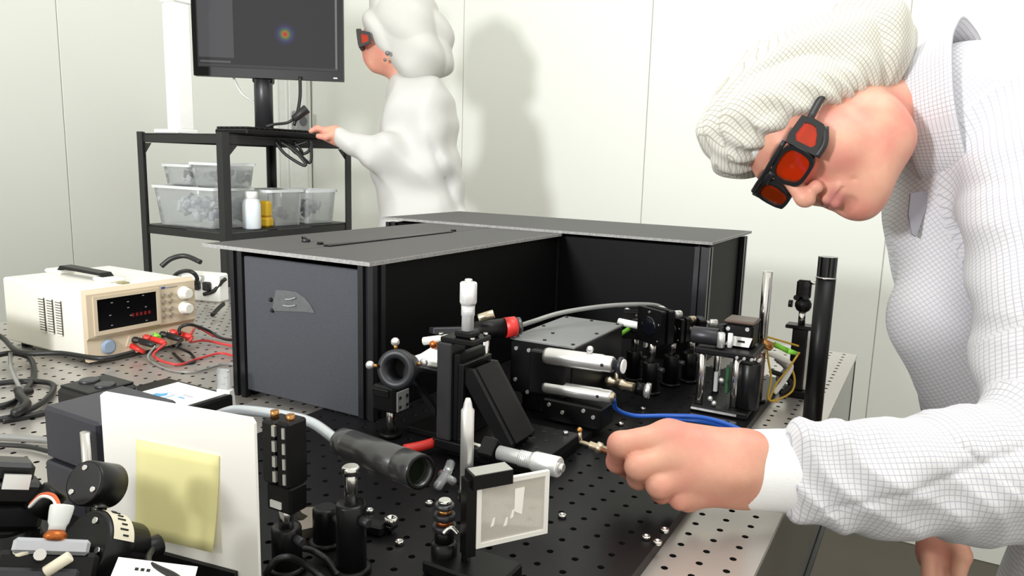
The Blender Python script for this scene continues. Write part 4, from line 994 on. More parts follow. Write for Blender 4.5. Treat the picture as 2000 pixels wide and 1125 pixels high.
lead('test_lead', [E0(.66), tp(345, 676, .03), tp(372, 690, .006), tp(380, 706, .003), tp(360, 708, .003), tp(338, 690, .006)], .0026, BLKC, 'short black lead coiled in front of the supply', 'power supply leads')
lead('test_lead', [(fx + .05, py(.70), pz(.22)), tp(352, 640, .045), tp(372, 634, .05), tp(405, 645, .03), tp(438, 662, .012), at(480, 664, z=T + .006)], .003, BLKC, 'black lead arching over the red leads', 'power supply leads')
for k, (x, y) in enumerate(((352, 655), (268, 680))):
    a = tp(x - 12, y - 5, .022); b = tp(x + 14, y + 8, .012)
    one('crocodile_clip', MB().cyl(a, b, .0055, .0035, 10).box(np.array(a) - .003, np.array(a) + .003), RED, ['red clip beside the right end of the power supply front', 'red clip below the display of the power supply'][k], 'clip')
# power strip and cables behind
pwp = at(398, 586, z=T)
pst = thing('power_strip', 'white power strip standing at the back corner of the table behind the supply', 'power strip', pwp)
q = MB(); q.M = rotz(pwp, 15); q.box((-.05, -.02, 0.0003), (.06, .02, .07), .004); q.build('housing', WHITEP, pst)
for k in (-.03, .0, .03):
    q = MB(); q.M = rotz(pwp, 15); q.box((k - .010, -.033, .03), (k + .010, -.0205, .052), .003); q.build('plug', BLKC, pst)
for k, p in enumerate(([(315, 520, .14), (335, 505, .155), (362, 500, .16), (392, 512, .15)], [(372, 570, .02), (385, 545, .06), (372, 530, .08), (350, 532, .07), (335, 545, .05)], [(398, 575, .02), (418, 568, .03), (432, 552, .05), (440, 545, .06)], [(415, 615, .01), (425, 604, .015), (436, 594, .02)])):
    one('mains_cable', MB().tube([at(a, b, z=T + h) for a, b, h in p], .005), BLKC, ['black cable arching above the back of the power supply', 'black cable curling down into the white power strip', 'black cable between the power strip and the enclosure', 'short black cable end beside the enclosure post'][k], 'cable', 'mains cables behind the supply')
# cables at the left edge
for k, (p, r, m, lab) in enumerate((
    ([(-30, 640, .05), (5, 660, .035), (40, 688, .03), (120, 690, .03), (200, 700, .03), (262, 688, .03)], .0042, BLKC, 'black cable passing low in front of the power supply'),
    ([(-30, 700, .02), (20, 690, .02), (58, 700, .01), (66, 735, .006), (40, 775, .005), (15, 790, .005), (-30, 800, .005)], .0045, BLKC, 'black cable looping down at the left edge of the table'),
    ([(20, 690, .022), (22, 720, .014), (40, 760, .008), (55, 790, .005), (30, 810, .005), (-30, 815, .005)], .0032, GREYC, 'grey cable curling among the black ones at the left edge'),
    ([(-30, 752, .006), (40, 745, .006), (95, 748, .006), (104, 762, .006), (80, 788, .006), (30, 812, .006), (-30, 825, .006)], .0042, BLKC, 'black cable in the widest loop at the left edge'),
    ([(5, 822, .004), (60, 812, .004), (130, 797, .004), (200, 790, .004), (260, 792, .004)], .004, BLKC, 'black cable running towards the printed black case'),
    ([(-30, 852, .006), (40, 856, .006), (110, 862, .006), (150, 872, .006)], .0045, GREYC, 'grey cable crossing the table at the left edge'),
    ([(-30, 868, .005), (50, 872, .005), (105, 884, .005), (150, 892, .005)], .0028, BLKC, 'thin black cable below the grey one at the left edge'))):
    one('loose_cable', MB().tube([at(a, b, z=T + h) for a, b, h in p], r), m, lab, 'cable', 'cables at the left edge of the table')
one('cable_bundle', MB().tube([at(35, 762, z=T + .012), at(45, 785, z=T + .012), at(30, 806, z=T + .014), at(52, 790, z=T + .018), at(38, 770, z=T + .018), at(58, 765, z=T + .012)], .006), BLKC, 'knotted bundle of black cable at the left of the table', 'cable')

# flat printed black case and the small block beside it
lp = thing('controller_case', 'flat black case with a white printed label lying behind the white card', 'case', (-.925, .64, T))
MB().box((-1.0, .583, T + .0003), (-.852, .70, T + .020), .003).build('case', BLK, lp)
lb = MB().box((-.965, .592, T + .020), (-.862, .692, T + .0206)).build('label_plate', WHITEP, lp, 'white label with pale blue print')
LBL = mat('print_blue', '#5aa5d6', 0.6); LGY = mat('print_grey', '#b9bcc2', 0.6)
MB().prism([(0, 0), (.014, .002), (.018, .012), (.010, .020), (.006, .012), (-.002, .010)], (-.94, .630, T + .0207), (1, 0, 0), (0, 1, 0), (0, 0, .0003)).build('printed_mark', LBL, lb)
for k, (x, y, w) in enumerate(((-.915, .632, .0015), (-.905, .655, .02), (-.902, .645, .012), (-.95, .612, .03))): MB().box((x, y, T + .0207), (x + w, y + (.018 if k == 0 else .003), T + .0210)).build('printed_line', LGY if k % 2 else LBL, lb)
q = MB().box((-.835, .445, T + .0003), (-.775, .505, T + .098), .004); q2 = thing('filter_block', 'small dark block with two round knobs on top behind the white card', 'optics mount', (-.805, .475, T)); q.build('block', BLK2, q2)
for x in (-.82, -.79): MB().cyl((x, .475, T + .098), (x, .475, T + .103), .011, n=18, ch=.001).build('knob', CHARC, q2)
MB().box((-.832, .448, T + .098), (-.778, .502, T + .1005), .001).build('top_plate', BLK, q2)
# small white clip by the enclosure's corner
wcp = at(437, 795, z=T); wcl = thing('plastic_clip', 'small white and clear plastic clip at the foot of the enclosure corner', 'clip', wcp)
q = MB(); q.M = rotz(wcp, 20); q.prism([(-.012, 0.0003), (-.006, 0.0003), (-.005, .016), (.004, .016), (.006, 0.0003), (.012, 0.0003), (.010, .024), (-.010, .026)], (0, 0, 0), (1, 0, 0), (0, 0, 1), (0, .012, 0)); q.build('clip_body', WHITEP, wcl)
q = MB(); q.M = rotz(wcp, 20); q.box((-.012, .002, .026), (.008, .010, .056), .002); q.build('clear_tab', TUBM, wcl)

# stacked dark blocks with a chrome rod, left of the card
sbk = thing('stacked_stage', 'two stacked dark grey metal blocks left of the white card', 'optics stage', (-.69, .425, T))
MB().box((-.738, .378, T + .0003), (-.655, .47, T + .058), .002).build('lower_block', mat('slate_metal', '#34343d', 0.4, 0.3, 0.1), sbk)
MB().box((-.742, .382, T + .0585), (-.652, .466, T + .112), .003).build('upper_block', MATS['slate_metal'], sbk)
MB().cyl((-.658, .374, T + .0003), (-.658, .374, T + .105), .0045, n=14).build('guide_rod', CHROME, sbk)
# round detector on its post
dc = at(172, 944, d=.525); dax = unit(axes_at(172, 944)(-.70, .08, .70)); dt = thing('round_detector', 'round black detector housing on a steel post in front of the card', 'detector', (dc[0], dc[1], T))
fb = dc + dax * .004; bk = dc - dax * .0225
MB().lathe(bk, dax, [(0, .0138), (.002, .0158), (.0245, .0158), (.0265, .0148), (.0265, .014)], 36).build('housing', BLK2, dt)
t1 = unit(np.cross(dax, UP)); t2 = np.cross(t1, dax)
for a in (80, 200, 320):
    p = fb + t1 * cos(radians(a)) * .0105 + t2 * sin(radians(a)) * .0105; MB().cyl(p - dax * .001, p + dax * .0012, .0019, n=10).build('screw', CHROME, dt)
pb = dc - dax * .010
MB().cyl((pb[0], pb[1], T + .0003), (pb[0], pb[1], pb[2] - .016), .0045, n=16).build('post', CHROME, dt); MB().cyl((pb[0], pb[1], T + .0003), (pb[0], pb[1], T + .006), .010, n=20).build('post_foot', BLK, dt)

# white card and sticky note
c0 = at(195, 765, d=.62); cd = unit(np.array([.987, .16, 0])); cn = unit(np.array([.16, -.987, 0]))     # cn faces the viewer
cw = .1575; ch_ = c0[2] - (T + .012); cth = .003
def cardp(u, v): return c0 + cd * u + np.array([0, 0, 1.0]) * v
q = MB(); q.prism([(0, -ch_ + .002), (cw, -ch_ + .002), (cw, -.004), (cw - .003, 0), (.004, 0), (0, -.003)], c0, cd, (0, 0, 1), -cn * cth); card = one('white_card', q, PAPER, 'white card screen standing upright with a yellow note on it', 'card')
def card_uv(px, py_):
    v = ray(px, py_); t = ((c0 - CAM) @ cn) / (v @ cn); p = CAM + v * t - c0; return p @ cd, p[2]
cor = [card_uv(*p) for p in ((268, 857), (429, 890), (427, 1071), (270, 1040))]
q = MB(); v = []; N = 8
for lay in (0, 1):
    for i in range(N + 1):
        for j in range(N + 1):
            s, t = i / N, j / N; u = (cor[0][0] * (1 - s) + cor[1][0] * s) * (1 - t) + (cor[3][0] * (1 - s) + cor[2][0] * s) * t; w = (cor[0][1] * (1 - s) + cor[1][1] * s) * (1 - t) + (cor[3][1] * (1 - s) + cor[2][1] * s) * t
            v.append(cardp(u, w) + cn * (.0006 + .0007 * lay + .006 * t * t * (.4 + .6 * s)))
f = []; K = (N + 1) ** 2
for i in range(N):
    for j in range(N):
        a, b, c, d = i * (N + 1) + j, (i + 1) * (N + 1) + j, (i + 1) * (N + 1) + j + 1, i * (N + 1) + j + 1; f += [[a, b, c, d], [K + d, K + c, K + b, K + a]]
for i in range(N):
    for (a, b) in ((i * (N + 1), (i + 1) * (N + 1)), (i * (N + 1) + N, (i + 1) * (N + 1) + N), (i, i + 1), (N * (N + 1) + i, N * (N + 1) + i + 1)): f.append([a, b, K + b, K + a])
q.add(v, f, True); one('sticky_note', q, YELLOW, 'yellow square sticky note on the white card', 'note')
chd = thing('card_holder', 'black slotted holder gripping the foot of the white card', 'holder', (cardp(.07, 0)[0], cardp(.07, 0)[1], T))
MB().prism([(.01, -ch_ - .0117), (cw - .02, -ch_ - .0117), (cw - .02, -ch_ + .0015), (.01, -ch_ + .0015)], c0 + cn * .008, cd, (0, 0, 1), -cn * .02).build('base', BLK, chd)
for o_ in (.0005, -.0085): MB().prism([(.01, -ch_ + .0015), (cw - .02, -ch_ + .0015), (cw - .02, -ch_ + .02), (.01, -ch_ + .02)], c0 + cn * (o_ + .0), cd, (0, 0, 1), cn * .004 if o_ > 0 else cn * .0035).build('jaw', BLK, chd)
# ------------------------------------------------------------------ optics on the breadboard
def screw(mb, p, ax, r=.0022, L=.0015): p = V3(p); return mb.cyl(p, p + V3(ax).normalized() * L, r, n=10)
def post_holder(t, x, y, z0, h, r=.0125, base=True):
    q = MB().lathe((x, y, z0 + .0003), (0, 0, 1), [(0, r), (h - .002, r), (h, r - .001), (h, r - .004)], 24); q.build('post_holder', BLK2, t)
    if base: MB().lathe((x, y, z0 + .0003), (0, 0, 1), [(0, r + .004), (.004, r + .004), (.005, r + .001)], 24).build('holder_foot', BLK, t)
    q = MB().cyl((x + r, y - .002, z0 + h * .82), (x + r + .010, y - .004, z0 + h * .82), .004, n=12, ch=.0008); q.build('holder_screw', CHARC, t)
def post(t, x, y, z0, z1, r=.00635, m=None): MB().lathe((x, y, z0), (0, 0, 1), [(0, r), (z1 - z0 - .001, r), (z1 - z0, r - .001)], 20).build('post', m or CHROME, t)
def kin_mount(t, c, yaw, s=.024, ring=True, knobs=2, km=None):
    """kinematic mount: front plate with bore, back plate, thumb screws; faces local +y"""
    q = MB(); q.M = rotz(c, yaw)
    o = rrect(s * 2, s * 2, .003, 2); n = len(o); inn = [(s * .55 * cos(2 * pi * k / n + pi / 4), s * .55 * sin(2 * pi * k / n + pi / 4)) for k in range(n)]
    q.ringprism(o, inn, (0, 0, 0), (1, 0, 0), (0, 0, 1), (0, .009, 0)); q.build('front_plate', BLK, t)
    q = MB(); q.M = rotz(c, yaw); q.ringprism(o, inn, (0, -.018, 0), (1, 0, 0), (0, 0, 1), (0, .011, 0)); q.build('back_plate', BLK2, t)
    q = MB(); q.M = rotz(c, yaw); q.lathe((0, .0005, 0), (0, 1, 0), [(0, s * .56), (.010, s * .56), (.010, s * .45)], 24); q.build('optic_ring', mat('optic_dark', '#101218', 0.12, 0, 0.1), t)
    pos = ((-.72, .72), (.72, -.72), (.72, .72))[:knobs]
    for a, b in pos:
        q = MB(); q.M = rotz(c, yaw); q.cyl((s * a, -.018, s * b), (s * a, -.024, s * b), .003, n=10); q.lathe((s * a, -.024, s * b), (0, -1, 0), [(0, .005), (.001, .0058), (.011, .0058), (.012, .005)], 16); q.build('thumb_screw', km or SATIN, t)
    q = MB(); q.M = rotz(c, yaw)
    for a, b in ((-.75, -.75), (.0, .82), (-.8, .2)): screw(q, (s * a, .009, s * b), (0, 1, 0), .002)
    q.build('plate_screw', CHROME, t)
def micrometer(t, p0, ax, L, r, m=PEARL):
    """spindle sleeve, engraved sleeve, thimble, ratchet stop"""
    p0 = V3(p0); ax = V3(ax).normalized()
    q = MB().lathe(p0, ax, [(0, r * .72), (L * .32, r * .72), (L * .33, r * .78), (L * .55, r * .80)], 20); q.build('sleeve', m, t)
    q = MB().lathe(p0 + ax * L * .52, ax, [(0, r * .82), (L * .06, r * 1.0), (L * .40, r * 1.0), (L * .42, r * .9)], 24); q.build('thimble', m, t)
    q = MB().lathe(p0 + ax * L * .94, ax, [(0, r * .45), (L * .05, r * .45), (L * .06, r * .35)], 14); q.build('ratchet', SATIN, t)
    q = MB()
    e = ax.orthogonal().normalized()
    for k in range(6): q.lathe(p0 + ax * L * (.35 + k * .03), ax, [(0, r * .815), (L * .004, r * .815)], 18)
    q.build('graduation', GREYP, t)

# --- mount behind the card, on post and holder
kx, ky = -.449, .418
t = thing('mirror_mount', 'black slotted mount on a post at the right edge of the white card', 'optics mount', (kx, ky, B))
post_holder(t, kx, ky, B, .040); post(t, kx, ky, B + .038, B + .058)
kz = B + .058
MB().box((kx - .010, ky - .012, kz), (kx + .018, ky + .008, kz + .024), .002).build('foot_block', BLK, t)
MB().box((kx - .012, ky - .014, kz + .024), (kx + .002, ky + .008, kz + .078), .002).build('back_plate', BLK2, t)
MB().box((kx + .005, ky - .014, kz + .024), (kx + .019, ky + .008, kz + .080), .002).build('front_plate', BLK, t)
q = MB()
for j in range(4): q.box((kx + .002, ky - .0155, kz + .028 + j * .013), (kx + .0055, ky - .013, kz + .037 + j * .013)); q.box((kx + .0135, ky - .0155, kz + .028 + j * .013), (kx + .016, ky - .0138, kz + .037 + j * .013))
q.build('bright_slot', SATIN, t)
for x in (-.006, .012): MB().cyl((kx + x, ky - .004, kz + .078), (kx + x, ky - .004, kz + .084), .0035, n=12).build('adjuster', BRASS, t)
MB().box((kx - .004, ky - .0135, kz + .004), (kx + .008, ky - .0118, kz + .010)).build('label_strip', WHITEP, t)
kx2, ky2 = -.452, .468
t = thing('post_assembly', 'short black post holder standing behind the slotted mount', 'post holder', (kx2, ky2, B)); post_holder(t, kx2, ky2, B, .036, .012)

# --- dark cylinder on a post with its cable
ux, uy = -.402, .446
t = thing('beam_collimator', 'dark grey cylinder pointing down right on a black post holder', 'collimator', (ux, uy, B))
pb_, pf_ = at(664, 862, d=.70), at(822, 922, d=.613); ax = unit(pf_ - pb_); L = float(np.linalg.norm(pf_ - pb_))
GUN = mat('gunmetal', '#5a5a5b', 0.26, 0.7, 0.08, 60)
MB().lathe(pb_, ax, [(0, .010), (.004, .0135), (.018, .0142), (.0185, .0137), (.0195, .0137), (.020, .0145), (L * .78, .0147), (L * .785, .0142), (L * .795, .0142), (L * .80, .0148), (L - .002, .0148), (L, .0142), (L, .0115), (L - .006, .011)], 40, True, False).build('tube', GUN, t)
MB().lathe(pf_ - V3(ax) * .0001 if False else V3(pf_) - V3(ax) * .006, ax, [(0, .0112), (.001, .0112)], 32).build('front_lens', mat('lens_dark_green', '#12180f', 0.08, 0, 0.1, coat=0.5), t)
MB().lathe(V3(pf_) - V3(ax) * .001, ax, [(0, .0146), (.0015, .0146), (.0015, .0115), (0, .0115)], 36, True, False).build('front_ring', BLK, t)
MB().lathe(V3(pb_) - V3(ax) * .008, ax, [(0, .006), (.008, .010)], 20).build('rear_boss', GUN, t)
post_holder(t, ux, uy, B, .062, .0128); pt = V3(pb_) * .50 + V3(pf_) * .50
post(t, ux, uy, B + .058, B + .094, .0058)
MB().lathe((ux, uy, B + .088), (0, 0, 1), [(0, .0075), (.006, .0075), (.007, .006)], 16).build('post_clamp', CHROME, t)
q = MB().tube([V3(pb_) - V3(ax) * .006, at(610, 826, d=.735), at(560, 812, d=.75), at(500, 803, d=.77), at(455, 801, d=.80), at(420, 812, d=.82)], .0052, 12); one('armoured_cable', q, mat('cable_silver', '#c9ced2', 0.3, 0.5, 0.05), 'silver cable leaving the back of the dark grey cylinder', 'cable')

# --- clamping forks and loose hardware
def on_b(px, py, h=.0): p = at(px, py, z=B + h); return (p[0], p[1])
FORKM = mat('fork_cast_metal', '#a0968a', 0.35, 0.7, 0.15, 30)
q = MB(); o = [on_b(*p, .010) for p in ((650, 986), (610, 990), (582, 992), (590, 1002), (602, 1008), (592, 1016), (570, 1018), (552, 1026), (558, 1044), (575, 1038), (620, 1028), (655, 1022))]
q.prism(o, (0, 0, B + .0004), (1, 0, 0), (0, 1, 0), (0, 0, .0096)); fk = thing('clamping_fork', 'bronze grey clamping fork on the breadboard between two post holders', 'clamp', (o[3][0], o[3][1], B)); q.build('fork', FORKM, fk)
p = on_b(585, 1012, .01); MB().cyl((p[0] - .012, p[1], B + .010), (p[0] - .012, p[1], B + .0155), .0045, n=14).build('fork_screw', CHROME, fk)
q = MB(); a, b = at(700, 1022, z=B + .006), at(752, 1034, z=B + .006); q.M = frame(a, (0, 0, 1), b - a); Lb = float(np.linalg.norm(b - a)); q.box((-.01, -.007, -.0055), (Lb, .007, .005), .002); cl = thing('table_clamp', 'black bar clamp with a chrome bolt beside the cylinder post', 'clamp', (a[0], a[1], B)); q.build('bar', BLK2, cl)
p = at(764, 1040, z=B + .0004); MB().lathe((p[0], p[1], B + .0004), (0, 0, 1), [(0, .0032), (.010, .0032), (.010, .0062), (.0155, .0062), (.0155, .0035), (.013, .003)], 18).build('bolt', CHROME, cl); MB().box((p[0] - .012, p[1] - .006, B + .004), (p[0] + .004, p[1] + .006, B + .009), .001).build('slotted_end', BLK2, cl)
for k, (px, py_, lab) in enumerate(((600, 985, 'thin black cable lying across the breadboard near the fork'), (560, 1100, 'black cable arching at the bottom beside the white card'))):
    pts = [[(575, 1070, .004), (610, 1075, .01), (640, 1095, .004), (660, 1122, .004)], [(520, 1120, .01), (535, 1098, .03), (560, 1088, .035), (590, 1100, .02), (625, 1125, .006), (650, 1150, .004)]][k]
    one('board_cable', MB().tube([at(a_, b_, z=B + h) for a_, b_, h in pts], .0028), BLKC, lab, 'cable')
SCREWS = (((725, 912), 'steel cap screw in the board under the dark grey cylinder'), ((722, 1000), 'steel cap screw in the board beside the cylinder post holder'), ((838, 985), 'steel cap screw in the board below the end of the dark grey cylinder'),
          ((780, 1062), 'steel cap screw in the board nearest the bar clamp'), ((1098, 1010), 'steel cap screw in the board right of the glass plate'), ((1212, 830), 'steel cap screw in the board above the knuckles, under the blue cable'),
          ((1255, 800), 'steel cap screw in the board at the bend of the blue cable'), ((1262, 1052), 'leftmost of three scratch glints below the hand, modelled as a steel screw'), ((1284, 1062), 'lowest of three scratch glints below the hand, modelled as a steel screw'), ((1298, 1038), 'rightmost of three scratch glints below the hand, modelled as a steel screw'))  # the three below the hand stand for glints on scratches, shaped as screws
sm_ = None
for (px, py_), lab in SCREWS:
    p = at(px, py_, z=B + .0003)
    if sm_ is None:
        q = MB().lathe((p[0], p[1], B + .0003), (0, 0, 1), [(0, .0042), (.0028, .0042), (.0034, .0036), (.0034, .002), (.0018, .0018)], 14); o = sm_ = one('cap_screw', q, CHROME, lab, 'screw', 'cap screws in the breadboard')
    else:
        o = bpy.data.objects.new('cap_screw', sm_.data); COL.objects.link(o); o.location = (p[0], p[1], B + .0003); tag(o, lab, 'screw', 'cap screws in the breadboard')

# --- glass plate on a chrome post in the foreground
gx, gy = at(908, 1092, z=B + .012)[:2]
t = thing('plate_holder', 'tall chrome post carrying a square frosted glass plate', 'optics mount', (gx, gy, B))
MB().box((gx - .030, gy - .022, B + .0003), (gx + .045, gy + .022, B + .012), .002).build('base_plate', BLK, t)
zt = at(908, 772, d=float((np.array([gx, gy, 1.0]) - CAM) @ FW))[2]; zm = at(908, 975, d=float((np.array([gx, gy, 1.0]) - CAM) @ FW))[2]
MB().lathe((gx, gy, zm), (0, 0, 1), [(0, .0056), (zt - zm - .010, .0056), (zt - zm - .008, .004), (zt - zm - .004, .0034), (zt - zm, .002)], 20).build('upper_post', SATIN, t)
MB().cyl((gx + .001, gy, B + .012), (gx + .001, gy, zm), .0042, n=18).build('lower_post', CHROME, t)
MB().lathe((gx, gy, zm - .003), (0, 0, 1), [(0, .007), (.007, .007)], 18).build('collar', BLK, t)
gd = float((np.array([gx, gy, 1.0]) - CAM) @ FW) - .012
g = [at(932, 944, d=gd), at(1068, 931, d=gd + .03), at(1066, 1062, d=gd + .03), at(936, 1078, d=gd)]
gxv = g[1] - g[0]; gxv[2] = 0; gw = float(np.linalg.norm(gxv)); gxv = unit(gxv); gh = float(g[0][2] - g[3][2]); gn = unit(np.cross(gxv, [0, 0, 1]))
GLS = glassy('frosted_glass', '#f4f0ea', 0.4, 0.08, 0.5, 0.72, lin('#e2dcd2'))
MB().prism([(0, 0), (gw, 0), (gw, -gh), (0, -gh)], g[0], gxv, (0, 0, 1), gn * .002).build('glass_plate', GLS, t)
q = MB().ringprism([(-.001, .001), (gw + .001, .001), (gw + .001, -gh - .001), (-.001, -gh - .001)], [(.003, -.003), (gw - .003, -.003), (gw - .003, -gh + .003), (.003, -gh + .003)], g[0] - gn * .0008, gxv, (0, 0, 1), gn * .004); q.build('plate_rim', mat('glass_edge', '#efece6', 0.3), t)
MB().prism([(.034, -.010), (.043, -.010), (.041, -.034), (.034, -.030)], g[0] + gn * .0021, gxv, (0, 0, 1), gn * .0006).build('paper_tag', PAPER, t)
for (a, b) in ((.012, -.040), (.024, -.042), (.030, -.036)): MB().prism([(a, b), (a + .003, b + .001), (a + .004, b + .008), (a + .002, b + .007)], g[0] + gn * .0021, gxv, (0, 0, 1), gn * .0004).build('pen_mark', PAPER, t)
MB().prism([(-.006, .009), (.030, .009), (.030, -.003), (-.006, -.003)], g[0] - gn * .012, gxv, (0, 0, 1), gn * .018).build('top_clip', BLK, t)
MB().prism([(-.004, .0095), (.030, .0095), (.030, .0088), (-.004, .0088)], g[0] - gn * .011, gxv, (0, 0, 1), gn * .016).build('clip_cover', mat('clip_grey', '#a7a7a0', 0.45), t)
MB().prism([(-.010, .004), (-.001, .004), (-.001, -gh - .008), (-.010, -gh - .008)], g[0] - gn * .010, gxv, (0, 0, 1), gn * .012).build('side_bracket', BLK, t)
# --- iris and small stacked rings beside it
ix, iy = at(878, 1110, z=B)[:2]; ix -= .006
t = thing('iris_stack', 'short stack of small dark and copper rings left of the chrome post', 'optics mount', (ix, iy, B))
MB().lathe((ix, iy, B + .0003), (0, 0, 1), [(0, .0115), (.022, .0115), (.024, .009)], 22).build('base', BLK2, t)
zz = B + .024
for (h, r_, m) in ((.010, .0085, BLK), (.006, .0105, CHARC), (.004, .0075, COPPER), (.006, .0095, CHARC), (.004, .0065, BRASS), (.005, .0085, GUN), (.003, .006, CHROME)):
    MB().lathe((ix, iy, zz), (0, 0, 1), [(0, r_ - .001), (.001, r_), (h - .001, r_), (h, r_ - .001)], 20).build('ring', m, t); zz += h
q = MB(); p = at(880, 1052, d=float((np.array([ix, iy, .95]) - CAM) @ FW) - .012); q.tube([p + UP * .004 - RT * .006, p + UP * .009, p + UP * .004 + RT * .006], .0022); q.build('spring_clip', CHROME, t)
# --- crumpled clear film and red tube behind it
rc_ = thing('red_sleeve', 'red rubber sleeve with black tip behind the dark grey cylinder', 'sleeve', at(830, 868, z=B)); 
MB().tube([at(790, 878, z=B + .012), at(820, 872, z=B + .012), at(848, 864, z=B + .013), at(868, 858, z=B + .014)], .0062, 12).build('sleeve', RED, rc_); MB().tube([at(864, 859, z=B + .014), at(885, 853, z=B + .016)], .0045, 10, 1).build('tip', DKRED, rc_)
q = MB().tube([at(855, 950, z=B + .006), at(872, 925, z=B + .010), at(880, 905, z=B + .012)], .0055, 8); q.tube([at(862, 925, z=B + .006), at(885, 940, z=B + .008)], .0045, 8); one('plastic_film', q, TUBM, 'crumpled clear plastic film beside the end of the dark grey cylinder', 'film')

# --- fibre collimator on its gimbal mount by the enclosure corner
fc = at(772, 722, d=.86); fa = unit(axes_at(772, 722)(-.42, -.10, .90)); fcx, fcy = -.574, .712
t = thing('iris_tube', 'black ring mount with a dark round bore beside the enclosure corner', 'optics mount', (fcx, fcy, B))
MB().lathe(V3(fc) - V3(fa) * .040, fa, [(0, .011), (.004, .016), (.028, .018), (.030, .0235), (.039, .0235), (.041, .0225), (.041, .0135), (.012, .0125)], 40, True, False).build('barrel', mat('barrel_black', '#1f2024', 0.45, 0, 0.1), t)
MB().lathe(V3(fc) - V3(fa) * .028, fa, [(0, .0128), (.001, .0128)], 30).build('bore_stop', BLKM, t)
w3 = axes_at(772, 722)
for (dx, dy, dz) in ((-.1, 1, 0), (-1, .15, 0), (1, .25, -.2)):
    d = unit(w3(dx, dy, dz)); s0 = V3(fc) - V3(fa) * .006 + V3(d) * .0235; MB().cyl(s0, s0 + V3(d) * .005, .0022, n=10).build('adjuster_stem', BRASS, t); MB().sphere(s0 + V3(d) * .0085, .0052, 12).build('adjuster_knob', SATIN, t)
bz_ = fc[2] - .026
MB().cyl((fcx, fcy, bz_ - .012), (fc[0] - .0, fc[1] + .006, fc[2] - .021), .005, n=12).build('stem', BLK, t)
MB().box((fcx - .018, fcy - .016, bz_ - .046), (fcx + .018, fcy + .016, bz_ - .012), .003).build('mount_block', BLK, t)
MB().box((fcx - .016, fcy - .018, bz_ - .026), (fcx + .010, fcy - .016, bz_ - .016), .001).build('dovetail', BLK2, t)
q = MB().box((fcx + .018, fcy - .012, bz_ - .044), (fcx + .0195, fcy + .012, bz_ - .018), .0005); pp_ = q.build('side_plate', GREYP, t)
q = MB()
for a in (-.007, .007):
    for b in (-.038, -.026): screw(q, (fcx + .0195, fcy + a, bz_ + b), (1, 0, 0), .002)
q.build('plate_screw', BLKM, pp_)
post(t, fcx, fcy, B + .006, bz_ - .046, .0058); MB().lathe((fcx, fcy, B + .0003), (0, 0, 1), [(0, .014), (.006, .014)], 20).build('post_foot', BLK, t)

# --- three axis stage with vertical and horizontal micrometers
SX0, SX1, SY0, SY1 = -.492, -.352, .690, .803
t = thing('translation_stage', 'black three axis translation stage with two silver micrometers', 'optics stage', (-.43, .74, B))
MB().box((SX0 + .012, SY0 + .012, B + .0003), (SX1 - .004, SY1 + .05, B + .009), .001).build('lower_plate', BLK, t)
MB().box((SX0, SY0, B + .0105), (SX1, SY1, B + .022), .0012).build('moving_plate', BLK2, t)
q = MB()
for i in range(5):
    for j in range(4): screw(q, (SX0 + .050 + i * .0165, SY0 + .016 + j * .026, B + .022), (0, 0, 1), .0024, .0004)
q.build('threaded_hole', BLKM, t)
for (x, y) in ((SX1 - .012, SY0 + .012), (SX1 - .014, SY1 - .012), (SX0 + .06, SY0 + .010)): MB().lathe((x, y, B + .022), (0, 0, 1), [(0, .0035), (.003, .0035), (.0035, .003)], 12).build('plate_bolt', CHROME, t)
MB().box((SX0 - .004, SY0 + .004, B + .009), (SX0 + .0, SY0 + .012, B + .022)).build('shim', BLK, t)
VS = .1405
MB().box((-.489, .690, B + .0225), (-.469, .722, B + VS), .0015).build('stage_body', mat('worn_black', '#2a2a2c', 0.45, 0.2, 0.5, 35), t)
MB().box((-.468, .694, B + .0225), (-.460, .752, B + VS - .012), .0015).build('moving_slide', BLK, t)
MB().box((-.460, .692, B + .022), (-.398, .756, B + .028), .001).build('bracket_foot', BLK, t)
MB().box((-.460, .692, B + .028), (-.453, .756, B + .118), .001).build('bracket_plate', BLK2, t)
for y in (.696, .744): MB().prism([(-.453, B + .112), (-.442, B + .112), (-.389, B + .034), (-.389, B + .028), (-.403, B + .028), (-.453, B + .095)], (0, y, 0), (1, 0, 0), (0, 0, 1), (0, .008, 0)).build('rib', BLK2, t)
MB().prism([(-.446, B + .112), (-.442, B + .114), (-.387, B + .034), (-.391, B + .032)], (0, .704, 0), (1, 0, 0), (0, 0, 1), (0, .040, 0)).build('rib_web', BLK, t)
MB().cyl((-.415, .702, B + .028), (-.415, .702, B + .036), .0045, n=14, ch=.001).build('bracket_bolt', CHROME, t)
MB().box((-.487, .694, B + VS), (-.442, .735, B + VS + .006), .001).build('top_cap', BLK, t)
MB().box((-.472, .70, B + VS + .006), (-.449, .722, B + VS + .014), .002).build('micrometer_clamp', BLK, t)
for (x, y) in ((-.49, .70), (-.447, .73), (-.446, .70)): MB().cyl((x, y, B + VS + .006), (x, y, B + VS + .009), .0028, n=10).build('cap_bolt', CHROME, t)
dm = float((np.array([-.474, .712, 1.05]) - CAM) @ FW); zt = at(915, 540, d=dm)[2]
micrometer(t, (-.460, .711, B + VS + .010), (0, 0, 1), zt - (B + VS + .010), .0100)
m0, m1 = at(975, 884, d=.775), at(1101, 915, d=.735); micrometer(t, m0, m1 - m0, float(np.linalg.norm(m1 - m0)), .0105)
q = MB(); q.M = frame(V3(m0) - V3(unit(m1 - m0)) * .012, m1 - m0); q.box((-.011, -.011, -.008), (.011, .011, .010), .002); q.build('micrometer_block', BLK, t)
q = MB().cyl(at(925, 868, d=.78), at(965, 880, d=.775), .003, n=10); q.build('drive_rod', CHROME, t)
